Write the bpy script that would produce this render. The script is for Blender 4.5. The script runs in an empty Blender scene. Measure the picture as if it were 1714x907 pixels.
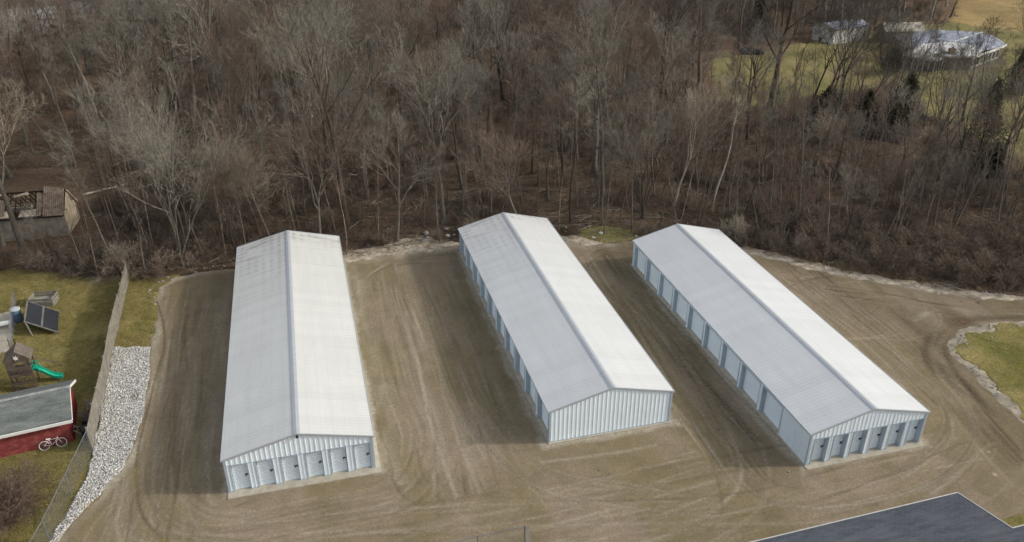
import bpy, bmesh, math, random
import numpy as np
from mathutils import Vector, Matrix
R = math.radians
rng = np.random.default_rng(7)
SC = bpy.context.scene
COL = SC.collection

# ------------------------------------------------------------------ camera, world, sun, exposure
YAW, PITCH, CAMH, FPX = .2616, .4924, 36.89, 1362.9
cy_, sy_ = math.cos(YAW), math.sin(YAW)
FW = np.array([sy_*math.cos(PITCH), cy_*math.cos(PITCH), -math.sin(PITCH)])
RT = np.array([cy_, -sy_, 0.]); UP = np.cross(RT, FW)
cam = bpy.data.cameras.new('camera'); co = bpy.data.objects.new('camera', cam); COL.objects.link(co)
cam.sensor_fit = 'HORIZONTAL'; cam.sensor_width = 36; cam.lens = 36*FPX/1714
cam.clip_start = .5; cam.clip_end = 5000
co.matrix_world = Matrix(((RT[0], UP[0], -FW[0], 0), (RT[1], UP[1], -FW[1], 0), (RT[2], UP[2], -FW[2], CAMH), (0, 0, 0, 1)))
SC.camera = co
EL, AZ = 26.5, 104.0
SUNV = Vector((math.sin(R(AZ))*math.cos(R(EL)), math.cos(R(AZ))*math.cos(R(EL)), math.sin(R(EL))))
W = bpy.data.worlds.new('World'); SC.world = W; W.use_nodes = True
nt = W.node_tree; sky = nt.nodes.new('ShaderNodeTexSky'); sky.sky_type = 'NISHITA'; sky.sun_disc = False
sky.sun_elevation = R(EL); sky.sun_rotation = R(AZ); sky.air_density = 1.0; sky.dust_density = 8.0; sky.ozone_density = 1.0
bgn = nt.nodes['Background']; tn = nt.nodes.new('ShaderNodeMix'); tn.data_type = 'RGBA'; tn.blend_type = 'MULTIPLY'; tn.inputs[0].default_value = 1; tn.inputs[7].default_value = (.93, .995, 1.06, 1); nt.links.new(sky.outputs[0], tn.inputs[6]); veil = nt.nodes.new('ShaderNodeMix'); veil.data_type = 'RGBA'; veil.inputs[0].default_value = .5; veil.inputs[7].default_value = (4.9, 4.97, 5.12, 1); nt.links.new(tn.outputs[2], veil.inputs[6]); nt.links.new(veil.outputs[2], bgn.inputs[0]); bgn.inputs[1].default_value = .15  # thin even cloud
sl = bpy.data.lights.new('sun', 'SUN'); so = bpy.data.objects.new('sun', sl); COL.objects.link(so)
sl.energy = 2.05; sl.angle = R(3.0); sl.color = (1, .955, .87)
so.rotation_euler = SUNV.to_track_quat('Z', 'Y').to_euler(); so.location = (60, -20, 60)
vs = SC.view_settings; vs.view_transform = 'Standard'; vs.look = 'None'; vs.gamma = 1; vs.exposure = 0.17
vs.use_curve_mapping = False

def G(px, py, z=0.):                      # pixel of the photograph -> point at height z
    d = FW*FPX + RT*(px-857) + UP*(453.5-py)
    return np.array([0, 0, CAMH]) + d*(z-CAMH)/d[2]
def g2(px, py, z=0.): return G(px, py, z)[:2]
def PX(p):
    d = np.asarray(p, float) - np.array([0, 0, CAMH]); w = d@FW
    return 857+FPX*(d@RT)/w, 453.5-FPX*(d@UP)/w

# ------------------------------------------------------------------ helpers
def mk_mesh(name, V, F, mats=None, smooth=False, attrs=None):
    me = bpy.data.meshes.new(name)
    if isinstance(F, np.ndarray):
        V = np.asarray(V, np.float32); n, k = F.shape
        me.vertices.add(len(V)); me.vertices.foreach_set('co', V.ravel())
        me.loops.add(n*k); me.loops.foreach_set('vertex_index', F.astype(np.int32).ravel())
        me.polygons.add(n); me.polygons.foreach_set('loop_start', np.arange(0, n*k, k, dtype=np.int32))
        me.update(calc_edges=True)
    else:
        me.from_pydata([tuple(map(float, v)) for v in V], [], [tuple(f) for f in F]); me.update()
    if smooth: me.polygons.foreach_set('use_smooth', [True]*len(me.polygons))
    if attrs:
        for k, a in attrs.items():
            at = me.attributes.new(k, 'FLOAT', 'POINT'); at.data.foreach_set('value', np.asarray(a, np.float32))
    if mats is not None: me.materials.append(mats)
    return me
def link(name, me, parent=None, loc=None):
    o = bpy.data.objects.new(name, me); COL.objects.link(o)
    if parent is not None: o.parent = parent
    if loc is not None: o.location = [float(c) for c in loc]
    return o
def tag(o, label=None, cat=None, group=None, kind=None):
    if label: o['label'] = label
    if cat: o['category'] = cat
    if group: o['group'] = group
    if kind: o['kind'] = kind
    return o
def empty(name, loc=(0, 0, 0), rz=0):
    o = bpy.data.objects.new(name, None); COL.objects.link(o)
    o.location = [float(c) for c in loc]; o.rotation_euler = (0, 0, rz); return o
def copy_tree(o, parent=None):
    c = o.copy(); COL.objects.link(c)
    if parent is not None: c.parent = parent
    for ch in KIDS.get(o.name, []): copy_tree(ch, c)
    return c
KIDS = {}
def kid(o):
    KIDS.setdefault(o.parent.name, []).append(o); return o

class MB:
    def __init__(s): s.v = []; s.f = []; s.sm = False
    def add(s, V, F):
        b = len(s.v); s.v += [tuple(map(float, p)) for p in V]; s.f += [tuple(b+i for i in f) for f in F]; return s
    def box(s, x0, x1, y0, y1, z0, z1):
        return s.hexa([(x0, y0, z0), (x1, y0, z0), (x1, y1, z0), (x0, y1, z0), (x0, y0, z1), (x1, y0, z1), (x1, y1, z1), (x0, y1, z1)])
    def hexa(s, P):
        return s.add(P, [(0, 3, 2, 1), (4, 5, 6, 7), (0, 1, 5, 4), (1, 2, 6, 5), (2, 3, 7, 6), (3, 0, 4, 7)])
    def beam(s, a, b, w, h=None):          # box section bar from a to b
        h = h or w; a = np.array(a, float); b = np.array(b, float); t = b-a; t /= np.linalg.norm(t)
        ref = np.array([0, 0, 1.]) if abs(t[2]) < .95 else np.array([1., 0, 0])
        u = np.cross(t, ref); u /= np.linalg.norm(u); v = np.cross(u, t)
        P = [e + su*u*w/2 + sv*v*h/2 for e in (a, b) for su, sv in ((-1, -1), (1, -1), (1, 1), (-1, 1))]
        return s.hexa(P)
    def plate(s, pts, t):                  # extruded polygon, thickness t along -normal
        P = np.array(pts, float); n = np.cross(P[1]-P[0], P[2]-P[0]); n /= np.linalg.norm(n); k = len(P)
        return s.add(list(P)+list(P-n*t), [tuple(range(k)), tuple(range(2*k-1, k-1, -1))]+[(i, k+i, k+(i+1) % k, (i+1) % k) for i in range(k)])
    def tube(s, pts, r, k=6, cap=True):
        P = np.array(pts, float); rr = np.full(len(P), r) if np.isscalar(r) else np.array(r)
        V, F = tubes(P[None], rr[None], k); b = len(s.v)
        s.add(V, [tuple(f) for f in F])
        if cap: s.f += [tuple(b+i for i in range(k))[::-1], tuple(b+len(V)-k+i for i in range(k))]
        return s
    def build(s, name, mat, parent=None, loc=None, smooth=False):
        o = link(name, mk_mesh(name, s.v, s.f, mat, smooth), parent, loc)
        if parent is not None: kid(o)
        return o

def tubes(P, rad, k):                      # P (N,S,3), rad (N,S) -> verts, quads
    P = np.asarray(P, float); N, S, _ = P.shape
    T = np.gradient(P, axis=1); T /= np.linalg.norm(T, axis=2, keepdims=True)+1e-9
    ref = np.zeros_like(T); ref[..., 0] = 1; m = np.abs(T[..., 0]) > .85; ref[m] = (0, 1, 0)
    U = np.cross(T, ref); U /= np.linalg.norm(U, axis=2, keepdims=True)+1e-9; Vv = np.cross(T, U)
    a = np.arange(k)*2*np.pi/k
    ring = P[:, :, None] + rad[:, :, None, None]*(U[:, :, None]*np.cos(a)[:, None]+Vv[:, :, None]*np.sin(a)[:, None])
    V = ring.reshape(-1, 3)
    idx = np.arange(N*S*k).reshape(N, S, k); i0 = idx[:, :-1]; i1 = idx[:, 1:]
    F = np.stack([i0, np.roll(i0, -1, 2), np.roll(i1, -1, 2), i1], -1).reshape(-1, 4)
    return V, F
def join_q(parts):
    V = []; F = []; b = 0
    for v, f in parts: V.append(v); F.append(f+b); b += len(v)
    return np.concatenate(V), np.concatenate(F)

# ------------------------------------------------------------------ materials
class NM:
    def __init__(s, name, rough=.85, spec=.3, metal=0.):
        s.m = bpy.data.materials.new(name); s.m.use_nodes = True; s.t = s.m.node_tree; s.b = s.t.nodes['Principled BSDF']
        s.b.inputs['Roughness'].default_value = rough; s.b.inputs['Specular IOR Level'].default_value = spec; s.b.inputs['Metallic'].default_value = metal
    def n(s, typ, **kw):
        x = s.t.nodes.new(typ)
        for k, v in kw.items():
            if k.startswith('i_'): x.inputs[k[2:].replace('_', ' ')].default_value = v
            else: setattr(x, k, v)
        return x
    def l(s, a, b): s.t.links.new(a, b)
    def coord(s, scale=(1, 1, 1), rot=(0, 0, 0), kind='Object'):
        c = s.n('ShaderNodeTexCoord'); m = s.n('ShaderNodeMapping'); s.l(c.outputs[kind], m.inputs[0])
        m.inputs['Scale'].default_value = scale; m.inputs['Rotation'].default_value = rot; return m.outputs[0]
    def geo(s, scale=(1, 1, 1), rot=(0, 0, 0)):
        c = s.n('ShaderNodeNewGeometry'); m = s.n('ShaderNodeMapping'); s.l(c.outputs['Position'], m.inputs[0])
        m.inputs['Scale'].default_value = scale; m.inputs['Rotation'].default_value = rot; return m.outputs[0]
    def noise(s, vec, sc, det=4., ro=.6, dist=0.):
        x = s.n('ShaderNodeTexNoise'); s.l(vec, x.inputs['Vector']); x.inputs['Scale'].default_value = sc
        x.inputs['Detail'].default_value = det; x.inputs['Roughness'].default_value = ro; x.inputs['Distortion'].default_value = dist
        return x.outputs[0]
    def ramp(s, fac, stops):
        x = s.n('ShaderNodeValToRGB'); s.l(fac, x.inputs[0]); e = x.color_ramp.elements
        while len(e) < len(stops): e.new(.5)
        for q, (p, c) in zip(e, stops):
            q.position = p; q.color = (c, c, c, 1) if np.isscalar(c) else (*c, 1)
        return x.outputs[0]
    def mix(s, f, a, b, mode='MIX'):
        x = s.n('ShaderNodeMix', data_type='RGBA', blend_type=mode)
        for sock, v in ((x.inputs[0], f), (x.inputs[6], a), (x.inputs[7], b)):
            if hasattr(v, 'links'): s.l(v, sock)
            elif np.isscalar(v): sock.default_value = v
            else: sock.default_value = (*v, 1)
        return x.outputs[2]
    def math(s, op, a, b=None, c=None):
        x = s.n('ShaderNodeMath', operation=op)
        for i, v in enumerate((a, b, c)):
            if v is None: continue
            if hasattr(v, 'links'): s.l(v, x.inputs[i])
            else: x.inputs[i].default_value = v
        return x.outputs[0]
    def attr(s, name): return s.n('ShaderNodeAttribute', attribute_name=name).outputs['Fac']
    def bump(s, h, st=.5, d=.05):
        x = s.n('ShaderNodeBump'); s.l(h, x.inputs['Height']); x.inputs['Strength'].default_value = st; x.inputs['Distance'].default_value = d
        s.l(x.outputs[0], s.b.inputs['Normal'])
    def col(s, c):
        if hasattr(c, 'links'): s.l(c, s.b.inputs['Base Color'])
        else: s.b.inputs['Base Color'].default_value = (*c, 1)
        return s
def plain(name, c, rough=.6, spec=.4, metal=0., var=.12, sc=3.):
    m = NM(name, rough, spec, metal); f = m.noise(m.coord(), sc, 5)
    m.col(m.ramp(f, [(.3, tuple(x*(1-var) for x in c)), (.7, tuple(min(1, x*(1+var)) for x in c))])); return m.m

def bark_mat(name, c0, c1, sc=1., lo=.62, hi=1.25):
    m = NM(name, .95, .1); oi = m.n('ShaderNodeObjectInfo')
    f = m.noise(m.coord((1, 1, .4)), (6 if lo > .5 else 3.2)*sc, 5, .75)
    a = m.mix(oi.outputs['Random'], c0, c1); b = m.ramp(f, [(.36, lo), (.64, hi)])
    m.col(m.mix(1., a, b, 'MULTIPLY')); return m.m
M = {}
M['bark_grey'] = bark_mat('bark_grey', (.125, .110, .090), (.20, .178, .148))
M['bark_dark'] = bark_mat('bark_dark', (.060, .048, .038), (.11, .09, .072))
M['bark_pale'] = bark_mat('bark_pale', (.50, .46, .38), (.42, .38, .31))
M['twig_grey'] = bark_mat('twig_grey', (.150, .137, .113), (.262, .245, .210), 1., .3, 1.75)
M['twig_red'] = bark_mat('twig_red', (.14, .098, .078), (.215, .170, .138), 1., .3, 1.75)
M['twig_dark'] = bark_mat('twig_dark', (.075, .064, .052), (.13, .115, .098), 1., .4, 1.5)
M['twig_pale'] = bark_mat('twig_pale', (.34, .29, .22), (.42, .37, .29))
M['brush'] = bark_mat('brush', (.135, .098, .074), (.25, .205, .16), 1., .3, 1.75)
M['straw'] = bark_mat('straw', (.30, .23, .13), (.42, .34, .21))

def ground_mat():
    m = NM('leaf_litter', .95, .1); v = m.geo()
    a = m.noise(v, .09, 5, .6); b = m.noise(v, 2.2, 8, .75); c = m.noise(v, 9, 6, .8)
    sp = m.noise(v, 3.7, 9, .85); base = m.ramp(a, [(.35, (.098, .072, .052)), (.55, (.140, .099, .068)), (.7, (.172, .136, .092))])
    k = m.mix(m.ramp(b, [(.38, 0.), (.62, 1.)]), base, m.mix(1., base, (1.5, 1.4, 1.3), 'MULTIPLY'))
    k = m.mix(m.ramp(c, [(.54, 0.), (.62, 1.)]), k, (.33, .25, .175)); k = m.mix(m.ramp(sp, [(.38, 1.), (.46, 0.)]), k, (.022, .017, .014)); k = m.mix(m.ramp(sp, [(.56, 0.), (.66, .9)]), k, (.24, .175, .12))
    k = m.mix(m.ramp(c, [(.34, 1.), (.42, 0.)]), k, (.035, .026, .02))
    m.col(k); m.bump(m.math('ADD', b, c), 1., .25); return m.m
M['ground'] = ground_mat()
def lawn_mat(name, g=(.135, .132, .036), s=(.31, .25, .105), d=(.17, .135, .065)):
    m = NM(name, .95, .1); v = m.geo()
    a = m.noise(v, .16, 5, .65, .4); b = m.noise(v, 1.3, 6, .7); c = m.noise(v, 14, 5, .75)
    k = m.mix(m.ramp(a, [(.38, 0.), (.62, 1.)]), g, s)
    k = m.mix(m.ramp(b, [(.52, 0.), (.72, .75)]), k, d)
    k = m.mix(1., k, m.ramp(c, [(.3, .55), (.7, 1.5)]), 'MULTIPLY'); k = m.mix(1., k, m.ramp(m.noise(v, 4.5, 6, .8), [(.34, .62), (.66, 1.35)]), 'MULTIPLY')
    m.col(k); m.bump(c, .9, .08); return m.m
M['lawn'] = lawn_mat('lawn')
M['lawn_far'] = lawn_mat('lawn_far', (.155, .15, .058), (.255, .215, .10), (.19, .155, .08))
M['field'] = lawn_mat('field', (.27, .20, .09), (.34, .25, .115), (.24, .18, .09))
def lot_mat():
    m = NM('lot_gravel', .92, .15); v = m.geo()
    a = m.noise(v, .10, 4, .55, .3); b = m.noise(v, 3.5, 6, .75); c = m.noise(v, 22, 4, .8); e = m.noise(v, .5, 5, .7, .6)
    a2 = m.noise(m.geo((.22, .07, 1)), 1., 3, .5, .5); k = m.ramp(m.math('ADD', m.math('MULTIPLY', a, .4), m.math('MULTIPLY', a2, .6)), [(.42, (.212, .170, .100)), (.5, (.235, .188, .120)), (.58, (.268, .214, .150))])
    k = m.mix(1., k, m.ramp(e, [(.3, .84), (.7, 1.14)]), 'MULTIPLY')
    pale = m.math('MULTIPLY', m.attr('pale'), m.ramp(b, [(.3, .25), (.64, 1.05)]))
    dark = m.math('MULTIPLY', m.attr('dark'), m.ramp(b, [(.35, 1.1), (.7, .6)]))
    pale.node.use_clamp = True; dark.node.use_clamp = True
    k = m.mix(pale, k, (.47, .42, .34)); k = m.mix(dark, k, (.098, .076, .047))
    k = m.mix(1., k, m.ramp(c, [(.28, .68), (.5, 1.), (.74, 1.36)]), 'MULTIPLY')
    k = m.mix(1., k, m.ramp(m.noise(v, 7.5, 4, .85), [(.34, .80), (.5, 1.), (.66, 1.22)]), 'MULTIPLY')
    k = m.mix(m.ramp(m.noise(v, 9, 3, .9), [(.68, 0.), (.74, .5)]), k, (.42, .39, .33))
    m.col(k); m.bump(m.math('ADD', c, m.math('MULTIPLY', m.attr('dark'), -.8)), .8, .05); return m.m
M['lot'] = lot_mat()
def stone_mat(name, lo, hi, warm=(1, .98, .93)):
    m = NM(name, .85, .25); t = m.attr('tone'); f = m.noise(m.geo(), 14, 4)
    k = m.ramp(t, [(0., tuple(lo*x for x in warm)), (1., tuple(hi*x for x in warm))])
    m.col(m.mix(1., k, m.ramp(f, [(.3, .75), (.7, 1.15)]), 'MULTIPLY')); return m.m
M['white_stone'] = stone_mat('white_stone', .24, .80); M['rubble'] = stone_mat('rubble', .17, .42, (1, .93, .8))
M['rim'] = plain('rim_gravel', (.31, .275, .215), .95, .1, 0, .4, 1.2); M['bedding'] = plain('bedding', (.30, .285, .25), .95, .1, 0, .45, 4)

def metal_white(name, c=(.74, .76, .77), stain=0., yfar=30., rough=.42):
    m = NM(name, rough, .5); v = m.coord()
    a = m.noise(m.coord((.9, .12, .9)), 1.2, 5, .7)
    k = m.mix(1., c, m.ramp(a, [(.3, .93), (.7, 1.02)]), 'MULTIPLY')
    # each sheet of metal differs a hair in tone
    sep = m.n('ShaderNodeSeparateXYZ'); m.l(v, sep.inputs[0])
    sh = m.math('FLOOR', m.math('DIVIDE', sep.outputs[1], .915)); wn = m.n('ShaderNodeTexWhiteNoise', noise_dimensions='1D'); m.l(sh, wn.inputs['W'])
    k = m.mix(1., k, m.ramp(wn.outputs[0], [(0., .955), (1., 1.01)]), 'MULTIPLY')
    ln = m.math('ABSOLUTE', m.math('SINE', m.math('MULTIPLY', sep.outputs[0], math.pi/.76))); k = m.mix(1., k, m.ramp(ln, [(0., .93), (.16, 1.)]), 'MULTIPLY')
    if stain:
        far = m.math('MULTIPLY', m.math('SUBTRACT', sep.outputs[1], yfar*.45), 1/(yfar*.55)); far.node.use_clamp = True
        far = m.math('POWER', far, 1.6)
        st = m.noise(m.coord((.28, 4.5, .28)), .9, 6, .72)
        gr = m.math('ABSOLUTE', m.math('SINE', m.math('MULTIPLY', sep.outputs[0], 4.6)))
        gy = m.math('ABSOLUTE', m.math('SINE', m.math('MULTIPLY', sep.outputs[1], 3.43)))
        lside = m.ramp(m.math('DIVIDE', sep.outputs[0], 10.), [(.45, 1.), (.46, 0.)]); far1 = far; far = m.math('MULTIPLY', far, m.ramp(m.math('ADD', lside, m.math('SUBTRACT', m.math('DIVIDE', sep.outputs[1], yfar), .02)), [(.88, 0.), (.96, 1.)]))
        grid = m.math('MULTIPLY', m.ramp(gr, [(.6, 0.), (1., 1.)]), m.ramp(gy, [(.2, .25), (1., 1.)]))
        blot = m.noise(v, .35, 4, .6)
        s1 = m.math('MULTIPLY', m.ramp(st, [(.50, 0.), (.66, 1.)]), m.math('MULTIPLY', far, .95*stain))
        s2 = m.math('MULTIPLY', m.math('MULTIPLY', grid, m.ramp(blot, [(.4, 0.), (.6, 1.)])), m.math('MULTIPLY', far, .55*stain))
        rare = m.math('MULTIPLY', m.ramp(m.noise(m.coord((.10, 5.5, .10)), .8, 4, .6), [(.66, 0.), (.72, 1.)]), .35*stain)
        s = m.math('ADD', m.math('ADD', s1, s2), rare); s.node.use_clamp = True
        k = m.mix(s, k, (.27, .265, .24))
    m.col(k); return m.m
M['roof_a'] = metal_white('roof_metal_stained', (.61, .62, .60), 1.15, 30); M['roof_b'] = metal_white('roof_metal_streaked', (.62, .635, .64), .9, 30)
M['roof_c'] = metal_white('roof_metal_clean', (.63, .65, .66), .08)
M['wall_white'] = metal_white('wall_metal', (.83, .93, .995)); M['trim'] = plain('steel_trim', (.42, .50, .57), .45, .5, .1, .06)
M['ridge'] = plain('ridge_metal', (.42, .45, .48), .45, .5, .1, .08); M['door'] = metal_white('door_metal', (.79, .875, .935))
M['black'] = plain('black_plastic', (.02, .02, .022), .5); M['concrete'] = plain('concrete', (.42, .385, .315), .9, .2, 0, .18, 2)
M['wood_grey'] = plain('weathered_wood', (.215, .20, .172), .9, .15, 0, .3, 2.); M['wood_play'] = plain('brown_wood', (.12, .095, .078), .9, .15, 0, .3, 3.)
M['galv'] = plain('galvanised_steel', (.22, .225, .23), .5, .5, .5, .1); M['glass'] = plain('dark_glass', (.02, .025, .03), .12, .6)
M['white'] = plain('white_paint', (.72, .72, .70), .5, .4, 0, .05); M['green'] = plain('green_plastic', (.01, .33, .22), .35, .5, 0, .08)
M['solar'] = NM('solar_cells', .18, .5).col((.022, .024, .03)).m; M['char'] = plain('charred_wood', (.03, .025, .022), .95, .1, 0, .4, 4)
M['rust'] = plain('rusted_sheet', (.20, .155, .12), .8, .2, 0, .4, 2.5); M['masonry'] = plain('old_masonry', (.30, .265, .215), .95, .1, 0, .35, 1.6)
M['rubber'] = plain('rubber', (.03, .03, .03), .8); M['blue_tarp'] = plain('blue_plastic', (.10, .16, .24), .6)
M['junk'] = plain('grey_plastic', (.20, .21, .24), .6, .3, 0, .3); M['car_paint'] = plain('car_paint', (.02, .022, .035), .25, .6)
M['house_blue'] = plain('house_roof_blue', (.27, .30, .36), .6, .4, 0, .28, .6); M['house_white'] = plain('house_roof_white', (.62, .62, .60), .5, .4, 0, .22, .5)
M['house_wall'] = plain('house_wall', (.17, .15, .13), .9, .2, 0, .25, .8); M['beige'] = plain('beige_roof', (.47, .44, .37), .7, .3, 0, .2, .8)
M['cedar'] = bark_mat('cedar_leaf', (.045, .052, .028), (.075, .078, .045)); M['mud'] = plain('dark_debris', (.03, .029, .03), .9, .15, 0, .5, 2)
def brick_mat():
    m = NM('red_brick', .85, .2); b = m.n('ShaderNodeTexBrick'); m.l(m.coord(rot=(R(90), 0, 0)), b.inputs['Vector'])
    b.inputs['Color1'].default_value = (.22, .042, .042, 1); b.inputs['Color2'].default_value = (.29, .065, .06, 1); b.inputs['Mortar'].default_value = (.17, .04, .04, 1)
    b.inputs['Scale'].default_value = 1; b.inputs['Brick Width'].default_value = .42; b.inputs['Row Height'].default_value = .17; b.inputs['Mortar Size'].default_value = .018
    m.col(m.mix(m.ramp(m.noise(m.coord(), 2.5, 5), [(.5, 0.), (.75, .5)]), b.outputs[0], (.42, .18, .16))); m.bump(b.outputs[1], -.6, .02); return m.m
M['brick'] = brick_mat()
def shingle_mat(name, c, dirt, sc=1., w=(.33, .18)):
    m = NM(name, .9, .2); b = m.n('ShaderNodeTexBrick'); m.l(m.coord(), b.inputs['Vector'])
    b.inputs['Color1'].default_value = (*[x*1.12 for x in c], 1); b.inputs['Color2'].default_value = (*[x*.85 for x in c], 1); b.inputs['Mortar'].default_value = (*[x*.55 for x in c], 1)
    b.inputs['Scale'].default_value = 1; b.inputs['Brick Width'].default_value = w[0]; b.inputs['Row Height'].default_value = w[1]; b.inputs['Mortar Size'].default_value = .012
    k = m.mix(m.ramp(m.noise(m.coord((.5, 2., 1)), .8, 5, .65, .3), [(.42, 0.), (.68, 1.)]), b.outputs[0], dirt)
    m.col(m.mix(1., k, m.ramp(m.noise(m.coord(), 25, 3), [(.3, .75), (.7, 1.25)]), 'MULTIPLY')); return m.m
M['shingle_grey'] = shingle_mat('grey_shingles', (.115, .130, .122), (.20, .215, .205))
M['shingle_blue'] = shingle_mat('slate_blue_shingles', (.080, .090, .108), (.112, .122, .138))

# ------------------------------------------------------------------ zones
def poly_px(L, z=0): return np.array([g2(*p, z) for p in L])
def sdf(P, X):                            # + inside
    X = np.asarray(X, float); n = len(P); d = np.full(len(X), 1e9); inside = np.zeros(len(X), bool)
    for i in range(n):
        a, b = P[i], P[(i+1) % n]; e = b-a; w = X-a
        t = np.clip((w@e)/(e@e+1e-12), 0, 1); q = w-t[:, None]*e; d = np.minimum(d, (q**2).sum(1))
        c = (a[1] > X[:, 1]) != (b[1] > X[:, 1])
        with np.errstate(divide='ignore', invalid='ignore'):
            xi = (b[0]-a[0])*(X[:, 1]-a[1])/(b[1]-a[1])+a[0]
        inside ^= c & (X[:, 0] < xi)
    return np.where(inside, 1, -1)*np.sqrt(d)
def vnoise(X, s, seed=0):                 # smooth value noise on ground coordinates
    r = np.random.default_rng(seed); T = r.random((256, 256)); p = np.asarray(X)/s; i = np.floor(p).astype(int); f = p-i; f = f*f*(3-2*f)
    a = T[i[:, 0] % 256, i[:, 1] % 256]; b = T[(i[:, 0]+1) % 256, i[:, 1] % 256]; c = T[i[:, 0] % 256, (i[:, 1]+1) % 256]; d = T[(i[:, 0]+1) % 256, (i[:, 1]+1) % 256]
    return (a*(1-f[:, 0])+b*f[:, 0])*(1-f[:, 1])+(c*(1-f[:, 0])+d*f[:, 0])*f[:, 1]-.5
LOT = np.vstack([poly_px([(97, 907), (118, 878), (150, 846), (198, 793), (222, 750), (239, 690), (247, 640), (250, 590), (262, 530), (259, 503), (268, 482), (290, 466), (330, 457), (395, 450), (480, 441), (580, 437), (640, 428), (700, 419), (770, 413), (860, 405), (950, 403), (985, 410), (1060, 403), (1150, 400), (1250, 422), (1330, 440), (1400, 457), (1450, 466), (1500, 475), (1560, 486), (1640, 495), (1714, 500), (1830, 508)]), [[95, 45], [95, -5], [-15, -5], [-16.6, 38]]])
ISLE = poly_px([(1850, 528), (1760, 535), (1700, 541), (1650, 545), (1612, 555), (1593, 575), (1600, 595), (1630, 622), (1665, 660), (1720, 712), (1790, 790), (1900, 800)])
LAWN = np.vstack([[[-90, 79]], poly_px([(0, 452), (80, 455), (150, 470), (205, 462), (262, 470), (300, 462)]), [[-8, 72], [-8, -5], [-90, -5]]])
CLEAR = poly_px([(1186, 104), (1215, 92), (1250, 87), (1330, 80), (1420, 60), (1500, 42), (1900, 45), (1900, 330), (1704, 275), (1645, 235), (1590, 195), (1520, 178), (1480, 152), (1400, 150), (1330, 165), (1290, 182), (1200, 178)])
FIELD = poly_px([(1588, 44), (1600, 12), (1625, -40), (2100, -40), (2100, 60), (1704, 50)])
STONE = poly_px([(190, 583), (252, 583), (248, 640), (240, 690), (223, 750), (200, 792), (150, 846), (118, 878), (90, 915), (78, 915), (120, 850), (150, 790), (156, 753), (172, 680)])
def relief(X):
    X = np.asarray(X, float); d = -np.maximum(np.maximum(sdf(LOT, X), sdf(LAWN, X)), -X[:, 1]*0+0-1e3*(X[:, 1] > 20))
    t = np.clip((d-1.)/16, 0, 1); t = t*t*(3-2*t)
    return t*(vnoise(X, 14, 1)*1.6+vnoise(X, 5, 2)*.6)
def hz(x, y): return float(relief(np.array([[x, y]]))[0])

xs = np.concatenate([[-1500, -600, -250], np.arange(-130, 262, 1.6), [350, 700, 1800]]); ys = np.concatenate([[-600, -200, -60], np.arange(0, 300, 1.6), [360, 600, 1200, 3000]])
XX, YY = np.meshgrid(xs, ys); P2 = np.stack([XX.ravel(), YY.ravel()], 1)
def grid_faces(nx, ny, keep=None):
    i = np.arange(nx*ny).reshape(ny, nx); F = np.stack([i[:-1, :-1], i[:-1, 1:], i[1:, 1:], i[1:, :-1]], -1).reshape(-1, 4)
    return F if keep is None else F[keep[F].any(1)]
zz = relief(P2)
tag(link('ground', mk_mesh('ground', np.column_stack([P2, zz]), grid_faces(len(xs), len(ys)), M['ground'], True)), 'brown leaf littered ground under the wood', kind='structure')

def compact(V, F, attrs):
    u = np.unique(F); m = np.zeros(len(V), int); m[u] = np.arange(len(u))
    return V[u], m[F], {k: a[u] for k, a in attrs.items()}
def sheet(name, poly, res, lift, mat, label, inset=0., rag=.35, sink=.12, fall=.5, fn=None, bb=None, useh=False):
    lo = poly.min(0)-1; hi = poly.max(0)+1
    if bb is not None: lo = np.maximum(lo, bb[:2]); hi = np.minimum(hi, bb[2:])
    xs = np.arange(lo[0], hi[0], res); ys = np.arange(lo[1], hi[1], res); X, Y = np.meshgrid(xs, ys); P = np.stack([X.ravel(), Y.ravel()], 1)
    d = sdf(poly, P)+rag*(vnoise(P, 1.1, 5)+vnoise(P, .4, 6)*.6+vnoise(P, 3.1, 8)*.8)-inset
    z = lift-(sink+lift)*np.clip(-d/fall+.2, 0, 1)
    if useh: z = z+relief(P)
    at = fn(P, d) if fn else {}
    if 'dz' in at: z = z+at.pop('dz')
    F = grid_faces(len(xs), len(ys), d > -fall)
    V, F, at = compact(np.column_stack([P, z]), F, at)
    return tag(link(name, mk_mesh(name, V, F, mat, True, at)), label, kind='structure')

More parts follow.
